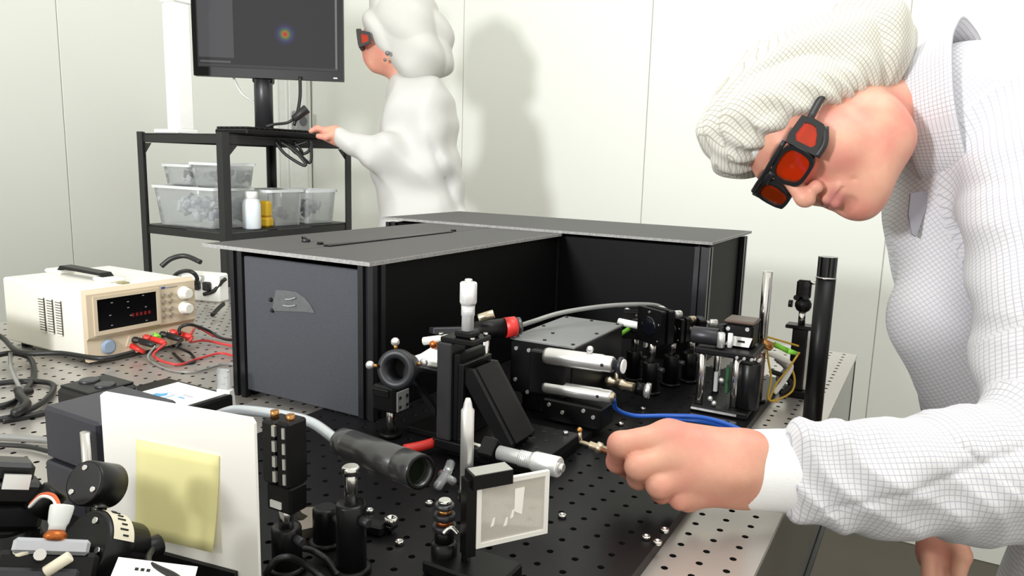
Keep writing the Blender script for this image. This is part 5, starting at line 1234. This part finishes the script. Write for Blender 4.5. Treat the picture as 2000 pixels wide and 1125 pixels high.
# --- white pad on its angle bracket behind the stage
t = thing('sample_shelf', 'white pad on a black angle bracket left of the vertical stage', 'optics mount', (-.53, .77, B))
MB().box((-.566, .735, B + .0003), (-.514, .80, B + .008), .001).build('foot', BLK, t)
MB().box((-.520, .735, B + .008), (-.514, .80, B + .085), .001).build('upright', BLK, t)
MB().box((-.575, .730, B + .085), (-.512, .80, B + .092), .001).build('shelf_plate', BLK2, t)
MB().prism([(-.520, B + .03), (-.520, B + .04), (-.566, B + .085), (-.574, B + .085)], (0, .733, 0), (1, 0, 0), (0, 0, 1), (0, .007, 0)).build('brace', BLK2, t)
MB().box((-.563, .738, B + .092), (-.516, .797, B + .101), .002).build('white_pad', WHITEP, t)
MB().prism([(-.558, B + .101), (-.518, B + .101), (-.518, B + .120), (-.530, B + .120)], (0, .745, 0), (1, 0, 0), (0, 0, 1), (0, .04, 0)).build('white_wedge', WHITEP, t)
q = MB().cyl((-.545, .741, B + .123), (-.512, .748, B + .131), .0052, .0045, 14); q.build('knob_rod', CREAM, t)
MB().sphere((-.530, .742, B + .121), .0060, 12).build('amber_bead', COPPER, t)
# --- objective with a red ring
t = thing('objective_tube', 'black camera tube with a bright red ring above the stage', 'optics mount', (-.50, .86, B))
o0, o1 = at(862, 655, d=1.0), at(985, 640, d=1.03); ax = o1 - o0; L = float(np.linalg.norm(ax)); ua = unit(ax)
MB().lathe(o0, ax, [(0, .010), (L * .5, .0105), (L * .52, .0135), (L, .0135)], 24).build('barrel', BLK, t)
MB().lathe(o1, ax, [(0, .0142), (.016, .0142), (.017, .013)], 26).build('red_ring', RED, t)
MB().lathe(V3(o1) + V3(ua) * .017, ax, [(0, .0125), (.006, .0125), (.007, .011)], 24).build('end_ring', GUN, t)
q = MB(); q.M = frame(at(868, 648, d=.985), UP, ua); q.box((-.018, -.012, -.002), (.022, .012, .006), .001); q.build('clamp_plate', CHARC, t)
p = at(938, 620, d=1.0); MB().cyl(at(934, 622, d=1.0), at(965, 613, d=1.0), .0062, n=16, ch=.001).build('brass_knob', NICKEL, t)
oc = V3(o0) * .3 + V3(o1) * .7; post(t, oc.x, oc.y, B + .03, oc.z - .013, .006); post_holder(t, oc.x, oc.y, B, .045, .0125)
cb = [V3(o1) + V3(ua) * .022, at(1040, 628, d=1.07), at(1100, 610, d=1.10), at(1190, 597, d=1.14), at(1270, 595, d=1.17), at(1300, 605, d=1.185), at(1335, 632, d=1.19), at(1362, 652, d=1.19)]
one('fibre_cable', MB().tube(cb, .0034, 10), GREYC, 'grey cable arching from the red ringed tube to the right hand optics', 'cable')

# --- camera box with two silver cylinders
t = thing('camera_box', 'black box with a grey screwed lid and two horizontal silver cylinders', 'camera', (-.45, .95, B))
CX0, CX1, CY0, CY1, CZ1 = -.500, -.402, .884, 1.062, 1.0
MB().box((CX0, CY0, B + .030), (CX1, CY1, CZ1 - .004), .002).build('body', BLK, t)
ld = MB().box((CX0 - .001, CY0 - .001, CZ1 - .004), (CX1 + .001, CY1 + .001, CZ1), .001).build('lid', mat('lid_pale_grey', '#8f9090', 0.4, 0.4, 0.06), t)
q = MB()
for (a, b) in ((.06, .05), (.5, .05), (.94, .05), (.06, .5), (.94, .5), (.06, .95), (.5, .95), (.94, .95), (.4, .3)): screw(q, (CX0 + (CX1 - CX0) * a, CY0 + (CY1 - CY0) * b, CZ1), (0, 0, 1), .0026, .0012)
q.build('lid_screw', BLK, ld)
MB().box((CX0 + .01, CY0 + .02, B + .0003), (CX1 - .01, CY1 - .02, B + .030), .001).build('pedestal', BLK, t)
MB().box((-.458, .862, B + .040), (-.404, .8835, CZ1 - .008), .002).build('front_block', BLK2, t)
MB().box((-.43, .852, B + .0105), (-.345, .895, B + .040), .002).build('lower_block', BLK, t)
q = MB()
for (x, z) in ((-.49, .985), (-.47, .985), (-.49, .94), (-.47, .925), (-.455, .955)): screw(q, (x, CY0, z), (0, -1, 0), .0028, .002)
for (x, z) in ((-.42, .925), (-.40, .918), (-.37, .926), (-.356, .92)): screw(q, (x, .852, z), (0, -1, 0), .0026, .002)
q.build('body_screw', SATIN, t)
for (za, zb, r_, x1) in ((.986, .989, .0115, -.338), (.943, .946, .0092, -.343)):
    q = MB().lathe((-.436, .868, za), (x1 + .436, 0, zb - za), [(0, r_ * .9), (.004, r_), (.082, r_), (.084, r_ * .93), (.095, r_ * .93), (.098, r_ * .8)], 28); cyo = q.build('silver_cylinder', SATIN, t)
    MB().cyl((x1 - .012, .868 - r_ * .80, zb), (x1 - .012, .868 - r_ * 1.0, zb), .0022, n=10).build('set_screw', BLKM, cyo)
MB().lathe((-.337, .868, .989), (1, 0, 0), [(0, .007), (.006, .007), (.006, .0115), (.010, .0115), (.011, .010)], 22).build('end_knob', CHARC, t); MB().lathe((-.326, .868, .989), (1, 0, 0), [(0, .0092), (.002, .0092)], 20).build('knob_face', WHITEP, t)
MB().lathe((-.342, .868, .946), (1, 0, 0), [(0, .006), (.006, .0065), (.008, .004)], 16).build('end_stub', NICKEL, t)
q = MB().sphere((-.372, .868, 1.004), .005, 10).cyl((-.372, .868, .996), (-.372, .868, 1.004), .002, n=8); q.build('top_knob', SATIN, t)
# coaxial connector behind the lower cylinder
c0_, c1_ = at(1182, 744, d=1.10), at(1270, 764, d=1.08); ax = c1_ - c0_; L = float(np.linalg.norm(ax))
t = thing('coaxial_connector', 'nickel coaxial connector with a black ring pointing right below the upper cylinder', 'connector', V3(c0_) - Vector((0, 0, .01)))
MB().lathe(c0_, ax, [(0, .006), (.006, .0085), (.010, .006), (.018, .006), (.020, .0085), (.028, .0085), (.030, .007), (L * .68, .007)], 20).build('body', NICKEL, t)
MB().lathe(V3(c0_) + V3(ax) * .68, ax, [(0, .0095), (L * .18, .0095)], 20).build('black_ring', BLK, t); MB().lathe(V3(c0_) + V3(ax) * .86, ax, [(0, .008), (L * .05, .0115), (L * .14, .0115)], 20).build('flange', SATIN, t)
p = V3(c0_) + V3(ax) * .25; MB().cyl(p, p + V3(UP) * .016, .0032, n=10).build('side_stub', NICKEL, t)

# --- blue cable
bpts = [(-.336, .868, .944), at(1205, 800, d=.98), at(1240, 812, d=1.0), at(1300, 812, d=1.0), at(1360, 814, d=.98), at(1410, 825, d=.95), at(1460, 846, d=.92), at(1500, 870, d=.90), at(1560, 905, d=.88)]
one('blue_cable', MB().tube(bpts, .0030, 10), BLUEC, 'blue cable from the lower silver cylinder running behind the hand', 'cable')
bp2 = [at(1300, 818, d=1.0), at(1360, 822, d=.985), at(1410, 832, d=.955), at(1460, 853, d=.925), at(1540, 900, d=.89)]
one('blue_cable', MB().tube(bp2, .0026, 10), BLUEC, 'second blue cable lying just below the first behind the hand', 'cable')
# --- connector held in the fingers
h0, h1 = at(1132, 862, d=.79), at(1222, 893, d=.785); ax = h1 - h0; L = float(np.linalg.norm(ax))
t = thing('coaxial_connector', 'nickel coaxial connector held between the fingertips at the stage corner', 'connector', V3(h0) - Vector((0, 0, .006)))
MB().lathe(h0, ax, [(0, .0022), (.010, .0022), (.011, .0042), (.018, .0042), (.019, .0065), (.024, .0065), (.025, .0045), (L * .8, .0048), (L, .0055)], 18).build('body', NICKEL, t)
MB().cyl(V3(h0) + V3(unit(ax)) * .001, V3(h0) + V3(UP) * .012, .0020, n=10).build('stub', NICKEL, t); MB().sphere(V3(h0) + V3(UP) * .012, .0032, 10).build('stub_tip', BRASS, t)
# --- group of mounts in front of the L-shaped corner
def mount_on_post(px, py_, zc, yaw, label, s=.022, knobs=3, km=None, tall=.05):
    p = at(px, py_, z=B); t = thing('mirror_mount', label, 'optics mount', (p[0], p[1], B))
    kin_mount(t, (p[0], p[1], zc), yaw, s, True, knobs, km); post_holder(t, p[0], p[1], B, tall, .0125); post(t, p[0], p[1], B + tall - .002, zc - s + .002, .006); return t, p
t, p = mount_on_post(1268, 768, 1.000, 150, 'black mirror mount with pale thumb screws under the grey cable arch', .027)
t, p = mount_on_post(1236, 742, .985, 200, 'black mirror mount with a white arm beside the camera box', .022)
MB().prism([(0, 0), (.004, 0), (.004, .062), (0, .062)], (p[0] + .022, p[1] - .022, .955), (1, 0, 0), (0, 0, 1), (0, .01, 0)).build('upright_arm', SATIN, t)
MB().cyl((p[0] - .022, p[1] - .024, .992), (p[0] + .022, p[1] - .020, .988), .006, n=14, ch=.001).build('white_arm', WHITEP, t); MB().cyl((p[0] - .026, p[1] - .028, .963), (p[0] - .002, p[1] - .024, .984), .0036, n=10).build('green_ferrule', GREEN, t)
t, p = mount_on_post(1308, 752, .985, 165, 'black mirror mount with brass knobs left of the steel rods', .020, 2, NICKEL)
t, p = mount_on_post(1345, 745, .982, 120, 'smallest black mirror mount at the foot of the enclosure corner', .018, 2, SATIN)
# --- cage with steel rods
gx0, gx1, gy0, gy1 = -.272, -.205, 1.045, 1.115
t = thing('rod_cage', 'black cage of plates on upright steel rods near the breadboard edge', 'optics cage', (-.24, 1.08, B))
MB().box((gx0 - .010, gy0 - .012, B + .0003), (gx1 + .004, gy1 + .01, B + .010), .002).build('base_plate', BLK, t)
q = MB().box((gx0 - .008, gy0 - .0135, B + .004), (gx1 - .01, gy0 - .012, B + .007)); q.build('base_groove', SATIN, t)
for (x, y) in ((gx0, gy0), (gx1 - .02, gy0 + .012), (gx0 + .006, gy1)): MB().cyl((x, y, B + .010), (x, y, B + .086), .0058, n=18, ch=.001).build('steel_rod', CHROME, t)
MB().box((gx0 - .010, gy0 - .010, B + .086), (gx1 + .006, gy1 + .006, B + .095), .002).build('upper_plate', BLK, t)
MB().cyl((gx0 - .018, gy0 + .004, B + .110), (gx0 + .020, gy0 + .006, B + .110), .0125, n=24, ch=.001).build('horizontal_tube', CHARC, t)
MB().cyl((gx0 + .026, gy0 - .004, B + .098), (gx0 + .026, gy0 - .004, B + .120), .0055, n=14, ch=.001).build('knurled_knob', SATIN, t); MB().cyl((gx0 + .038, gy0 - .002, B + .100), (gx0 + .038, gy0 - .002, B + .120), .0035, n=12).build('knurled_knob', WHITEP, t)
MB().cyl((gx1 - .002, gy0 + .018, B + .010), (gx1 - .002, gy0 + .018, B + .078), .0155, n=26, ch=.002).build('black_barrel', BLK2, t)
for k in range(4): screw(MB(), (gx1 - .016 + k * .010, gy0 + .002, B + .0885), (0, -1, 0), .0022, .013).build('bright_screw', SATIN, t)
for (x, z) in ((gx0 + .016, .02), (gx0 + .022, .014), (gx0 + .030, .05)): MB().sphere((x, gy0 - .001, B + z), .004, 8).build('bright_ball', SATIN, t)
q = MB().box((gx0 + .018, gy0 + .002, B + .03), (gx0 + .024, gy0 + .008, B + .06), .001); q.build('lens_cell', SATIN, t)
MB().box((gx0 + .030, gy0 + .02, B + .025), (gx0 + .036, gy0 + .05, B + .065), .001).build('green_board', mat('board_green', '#2e5a3a', 0.4), t)
t = thing('detector_head', 'square black detector head with a white label on top of the rod cage', 'detector', (-.222, 1.09, B + .095))
MB().box((-.248, 1.066, B + .0955), (-.208, 1.106, B + .130), .003).build('head', BLK, t)
MB().box((-.250, 1.064, B + .130), (-.206, 1.108, B + .135), .002).build('top_rim', mat('rim_brown', '#5d4c42', 0.4, 0.2), t)
MB().prism([(-.246, B + .098), (-.212, B + .098), (-.208, B + .112), (-.238, B + .112)], (0, 1.0655, 0), (1, 0, 0), (0, 0, 1), (0, -.0012, 0)).build('label_plate', WHITEP, t)
q = MB().box((-.228, 1.0638, B + .104), (-.218, 1.0643, B + .107)); q.build('label_print', BLKM, t)
for sx_, sz_ in ((-.243, .122), (-.216, .124)): screw(MB(), (sx_, 1.066, B + sz_), (0, -1, 0), .003, .002).build('head_screw', SATIN, t)
MB().cyl((-.262, 1.085, B + .112), (-.248, 1.085, B + .112), .012, n=22).build('side_port', BLK2, t)
# --- tall steel post, small clamp stand, yellow fibres, big black pole
x, y = at(1497, 786, z=B)[:2]; x = min(x, -.208)
t = thing('steel_post', 'tall slim steel post with a brown lower half between the cage and the pole', 'post', (x, y, B))
dd = float((np.array([x, y, 1.0]) - CAM) @ FW); z1 = at(1500, 527, d=dd)[2]; zm = at(1500, 690, d=dd)[2]
MB().cyl((x, y, zm), (x, y, z1), .0072, n=20, ch=.001).build('upper_rod', CHROME, t); MB().cyl((x, y, B + .005), (x, y, zm), .0068, n=20).build('lower_rod', mat('rod_brown', '#6e5a50', 0.3, 0.6), t); MB().cyl((x, y, B + .0003), (x, y, B + .005), .013, n=20).build('foot', BLK, t)
x, y = at(1552, 772, z=T)[:2]
t = thing('clamp_stand', 'small black ball clamp on a square post left of the big black pole', 'stand', (x, y, T))
MB().box((x - .022, y - .018, T + .0003), (x + .022, y + .018, T + .012), .002).build('base', BLK, t); MB().box((x - .011, y - .011, T + .012), (x + .011, y + .011, T + .112), .001).build('square_post', BLK2, t); MB().box((x + .011, y - .006, T + .012), (x + .018, y + .006, T + .115), .001).build('pale_bar', SATIN, t)
MB().box((x - .022, y - .014, T + .112), (x + .02, y + .014, T + .118), .001).build('platform', BLK, t); MB().cyl((x, y, T + .118), (x, y, T + .140), .0055, n=14).build('neck', CHROME, t)
MB().sphere((x, y, T + .150), .013, 14).build('ball_joint', BLK, t); MB().cyl((x - .016, y, T + .150), (x - .022, y, T + .150), .006, n=12).build('lock_knob', BLK, t)
MB().box((x - .012, y - .006, T + .160), (x + .010, y + .006, T + .190), .003).build('clamp_jaw', BLK, t); MB().cyl((x + .004, y, T + .186), (x + .024, y, T + .188), .003, n=10).build('clamp_screw', CHROME, t); MB().sphere((x + .026, y, T + .188), .0075, 12).build('clamp_knob', BLK, t)
for (a, b) in ((-.010, .162), (.004, .164), (.004, .184)): MB().cyl((x + a, y - .006, T + b), (x + a, y - .010, T + b), .0045, n=12).build('jaw_bolt', BLK2, t)
MB().cyl((x + .018, y - .004, T + .128), (x + .030, y - .004, T + .128), .010, n=16, ch=.001).build('side_knob', BLK2, t)
fx_ = [[(1484, 648), (1505, 672), (1535, 684), (1562, 690)], [(1496, 664), (1500, 700), (1506, 740), (1500, 778), (1520, 785)], [(1560, 690), (1540, 720), (1516, 750), (1502, 782)], [(1500, 690), (1530, 700), (1550, 730), (1548, 762), (1520, 780), (1490, 782), (1472, 772)], [(1488, 655), (1520, 664), (1560, 676)]]
FL = ['yellow fibre sagging from the cage towards the pole', 'yellow fibre dropping beside the steel post', 'yellow fibre running diagonally down from the pole', 'yellow fibre in the widest loop above the table', 'yellow fibre stretched straight at the top']
for k, pts in enumerate(fx_): one('fibre', MB().tube([at(a, b, d=1.125 + .01 * k) for a, b in pts], .0016, 8), YELC, FL[k], 'cable', 'yellow fibres by the pole')
one('fibre_joint', MB().cyl(at(1512, 672, d=1.12), at(1538, 685, d=1.12), .004, n=10).cyl(at(1538, 685, d=1.12), at(1556, 690, d=1.12), .0045, .003, 10), [GREEN], 'green fibre connector among the yellow fibres', 'connector')
one('fibre_clamp', MB().cyl(at(1488, 668, d=1.115), at(1508, 678, d=1.115), .007, n=12, ch=.001), BRASS, 'brass fibre clamp on the steel post', 'clamp')
for k, pts in enumerate(([(1500, 690), (1525, 700), (1545, 715), (1530, 745), (1512, 768)], [(1505, 725), (1530, 735), (1545, 752), (1525, 770)], [(1515, 700), (1535, 720), (1520, 740), (1540, 760)])):
    one('coiled_lead', MB().tube([at(a, b, d=1.15 + .012 * k) for a, b in pts], .004, 8), [WHITEP, BLKC, GREYC][k], ['white lead coiled behind the yellow fibres', 'black lead coiled behind the yellow fibres', 'grey lead coiled behind the yellow fibres'][k], 'cable', 'leads behind the fibres')
x, y = at(1584, 838, z=T)[:2]
t = thing('black_pole', 'thick black pole with a glossy fluted top at the right edge of the table', 'pole', (x, y, T))
dd = float((np.array([x, y, 1.0]) - CAM) @ FW); z1 = at(1608, 498, d=dd)[2]; zm = at(1606, 540, d=dd)[2]
MB().cyl((x, y, T + .0003), (x, y, zm), .0128, n=30).build('shaft', BLK, t)
MB().lathe((x, y, zm), (0, 0, 1), [(0, .0135), (.002, .0135), (.0022, .0125)], 30).build('joint_ring', CHROME, t)
o = []
for k in range(48): a = 2 * pi * k / 48; r_ = .0128 if (k // 3) % 2 else .0112; o.append((x + r_ * cos(a), y + r_ * sin(a)))
MB().prism(o, (0, 0, zm + .0022), (1, 0, 0), (0, 1, 0), (0, 0, z1 - zm - .0022)).build('fluted_top', mat('glossy_black', '#0a0a0a', 0.15, 0, 0.1), t)
MB().cyl((x + .004, y - .02, T + .0003), (x + .004, y - .02, T + .006), .003, n=10).build('foot_screw', CHROME, t)

# --- rotation mount and clamps at the bottom left corner
w = axes_at(120, 1060); rcn = at(208, 1074, d=.505)
t = thing('rotation_mount', 'black rotation mount with a pale engraved scale in the near left corner', 'optics mount', (rcn[0], rcn[1], B))
rax = unit(w(-.80, .15, .55)); e2 = unit(w(.25, .95, .1))
MB().lathe(V3(rcn) - V3(rax) * .020, rax, [(0, .012), (.002, .021), (.016, .021), (.018, .0235), (.036, .0235), (.038, .022)], 40).build('drum', BLK2, t)
sc_pts = []; q = MB()
n_ = V3(rax); u1 = V3(unit(w(0, 1, 0) - rax * (w(0, 1, 0) @ rax))); u2 = n_.cross(u1)
for (a0, a1, h0, h1, m) in ((-78, -4, .019, .035, 0),):
    v = []; f = []
    for i in range(13):
        a = radians(a0 + (a1 - a0) * i / 12); d_ = u1 * cos(a) + u2 * sin(a)
        for hh in (h0, h1): v.append(V3(rcn) + n_ * (hh - .020) + d_ * .0241)
        for hh in (h0, h1): v.append(V3(rcn) + n_ * (hh - .020) + d_ * .0234)
    for i in range(12): b_ = i * 4; f += [[b_, b_ + 1, b_ + 5, b_ + 4], [b_ + 2, b_ + 6, b_ + 7, b_ + 3]]
    q.add(v, f, True)
sc_ = q.build('scale_band', mat('scale_ivory', '#d9d2bd', 0.45), t)
for k in range(7):
    a = radians(-70 + k * 10); d_ = u1 * cos(a) + u2 * sin(a); c = V3(rcn) + n_ * .007 + d_ * .0243; MB().tube([c - n_ * .003, c + n_ * (.003 if k % 2 else .001)], .0006, 6, 1).build('scale_tick', BLKM, sc_)
for a in (20, 100, 170):
    d_ = u1 * cos(radians(a)) - u2 * sin(radians(a)); c = V3(rcn) + n_ * .0178 + d_ * .017; MB().cyl(c, c + n_ * .002, .0022, n=10).build('face_screw', CHROME, t)
MB().cyl(V3(rcn) + V3(w(.020, -.002, 0)), V3(rcn) + V3(w(.034, .004, -.004)), .0075, n=16, ch=.001).build('cable_gland', BLK, t)
MB().cyl((rcn[0], rcn[1], B + .0003), (rcn[0], rcn[1], rcn[2] - .015), .010, n=18).build('pedestal', BLK, t)
one('gland_cable', MB().tube([V3(rcn) + V3(w(.030, .003, -.004)), at(290, 1098, d=.49), at(340, 1125, d=.48), at(370, 1150, d=.47)], .0022), BLKC, 'black cable leaving the rotation mount below the white card', 'cable')
kc = at(112, 1030, d=.47)
t = thing('fibre_launcher', 'black fibre launcher with a white thumb screw and copper collar in the near left corner', 'optics mount', (kc[0], kc[1], B))
up = unit(w(.04, 1, -.1))
k0 = V3(kc) - V3(up) * .008
MB().lathe(k0, up, [(0, .0062), (.003, .0070), (.006, .005)], 18).build('copper_collar', COPPER, t)
MB().lathe(k0 + V3(up) * .006, up, [(0, .0048), (.003, .0050), (.005, .0060), (.011, .0068), (.0145, .0070), (.0155, .0066), (.0155, .0025), (.014, .0015)], 24).build('thumb_screw', mat('knob_white_grey', '#d8dad8', 0.4), t)
q = MB(); q.M = frame(at(112, 1068, d=.475), up, w(1, -.1, 0)); q.box((-.024, -.016, -.006), (.018, .014, .0035), .002); q.build('top_bracket', mat('bracket_grey', '#b8bac0', 0.3, 0.5), t)
q = MB(); q.M = frame(at(100, 1100, d=.472), up, w(1, -.1, 0)); q.box((-.030, -.016, -.018), (.026, .016, .006), .003); q.build('body', BLK, t)
q = MB(); q.M = frame(at(30, 1125, d=.455), up, w(1, -.12, 0)); q.box((-.03, -.014, -.012), (.034, .014, .004), .002); q.build('front_plate', CHARC, t)
for (a, b) in (((10, 1098), (62, 1068)), ((88, 1118), (138, 1086))): MB().cyl(at(*a, d=.452), at(*b, d=.458), .0036, n=14, ch=.0006).build('guide_rod', mat('rod_ivory', '#e6dec8', 0.4), t)
MB().cyl(at(78, 1087, d=.455), at(78, 1083, d=.45), .0035, n=12).build('bolt', CHROME, t)
MB().cyl((kc[0], kc[1], B + .0003), (kc[0], kc[1], kc[2] - .030), .012, n=18).build('pedestal', BLK, t)
one('twisted_wire', MB().tube([at(105, 1000, d=.475), at(114, 985, d=.482), at(104, 968, d=.49), at(82, 966, d=.50), at(60, 985, d=.51)], .0013, 6), ORANGE, 'orange wire curling behind the white thumb screw', 'wire')
one('twisted_wire', MB().tube([at(100, 1002, d=.475), at(109, 986, d=.482), at(100, 972, d=.49), at(80, 970, d=.50), at(58, 990, d=.51)], .0013, 6), WHITEP, 'white wire curling behind the white thumb screw', 'wire')
lc = at(20, 1010, d=.53)
t = thing('lens_clamp', 'stack of black clamp plates cut by the left edge of the picture', 'optics mount', (lc[0], lc[1], B))
for k, (px, py_, wd_, hh) in enumerate(((10, 915, .046, .014), (18, 955, .052, .016), (12, 1000, .058, .018), (8, 1045, .062, .016))):
    c = at(px, py_, d=.535); q = MB(); q.M = frame(c, unit(w(.02, .97, .22)), w(.96, .25, -.1)); q.box((-wd_ * .75, -.020, -hh * .5), (wd_ * .36, .016, hh * .5), .003); q.build('clamp_plate', BLK if k % 2 else BLK2, t)
q = MB(); q.M = frame(at(33, 938, d=.515), unit(w(.02, .97, .22)), w(.96, .25, -.1)); q.box((-.008, -.002, -.006), (.008, .002, .004)); q.build('bright_plate', SATIN, t)
MB().cyl(at(20, 1030, d=.53), (lc[0], lc[1], B + .0003), .016, n=20).build('pillar', BLK, t); MB().lathe(at(70, 1000, d=.53), w(.5, .75, .2), [(0, .010), (.018, .010), (.020, .008)], 18).build('side_knob', BLK, t)
q = MB(); p0_ = at(232, 1122, d=.47); q.M = frame(p0_, unit(w(0, .75, .65)), w(1, -.25, .05)); q.box((-.004, -.014, -.001), (.045, .014, .001)); lb2 = one('label_sheet', q, PAPER, 'white label sheet with black print at the bottom below the card', 'label')
q = MB(); q.M = frame(p0_, unit(w(0, .75, .65)), w(1, -.25, .05))
for k in range(3): q.box((.008 + k * .0035, .004, .001), (.0102 + k * .0035, .0065, .0012))
q.build('print_mark', BLKM, lb2)
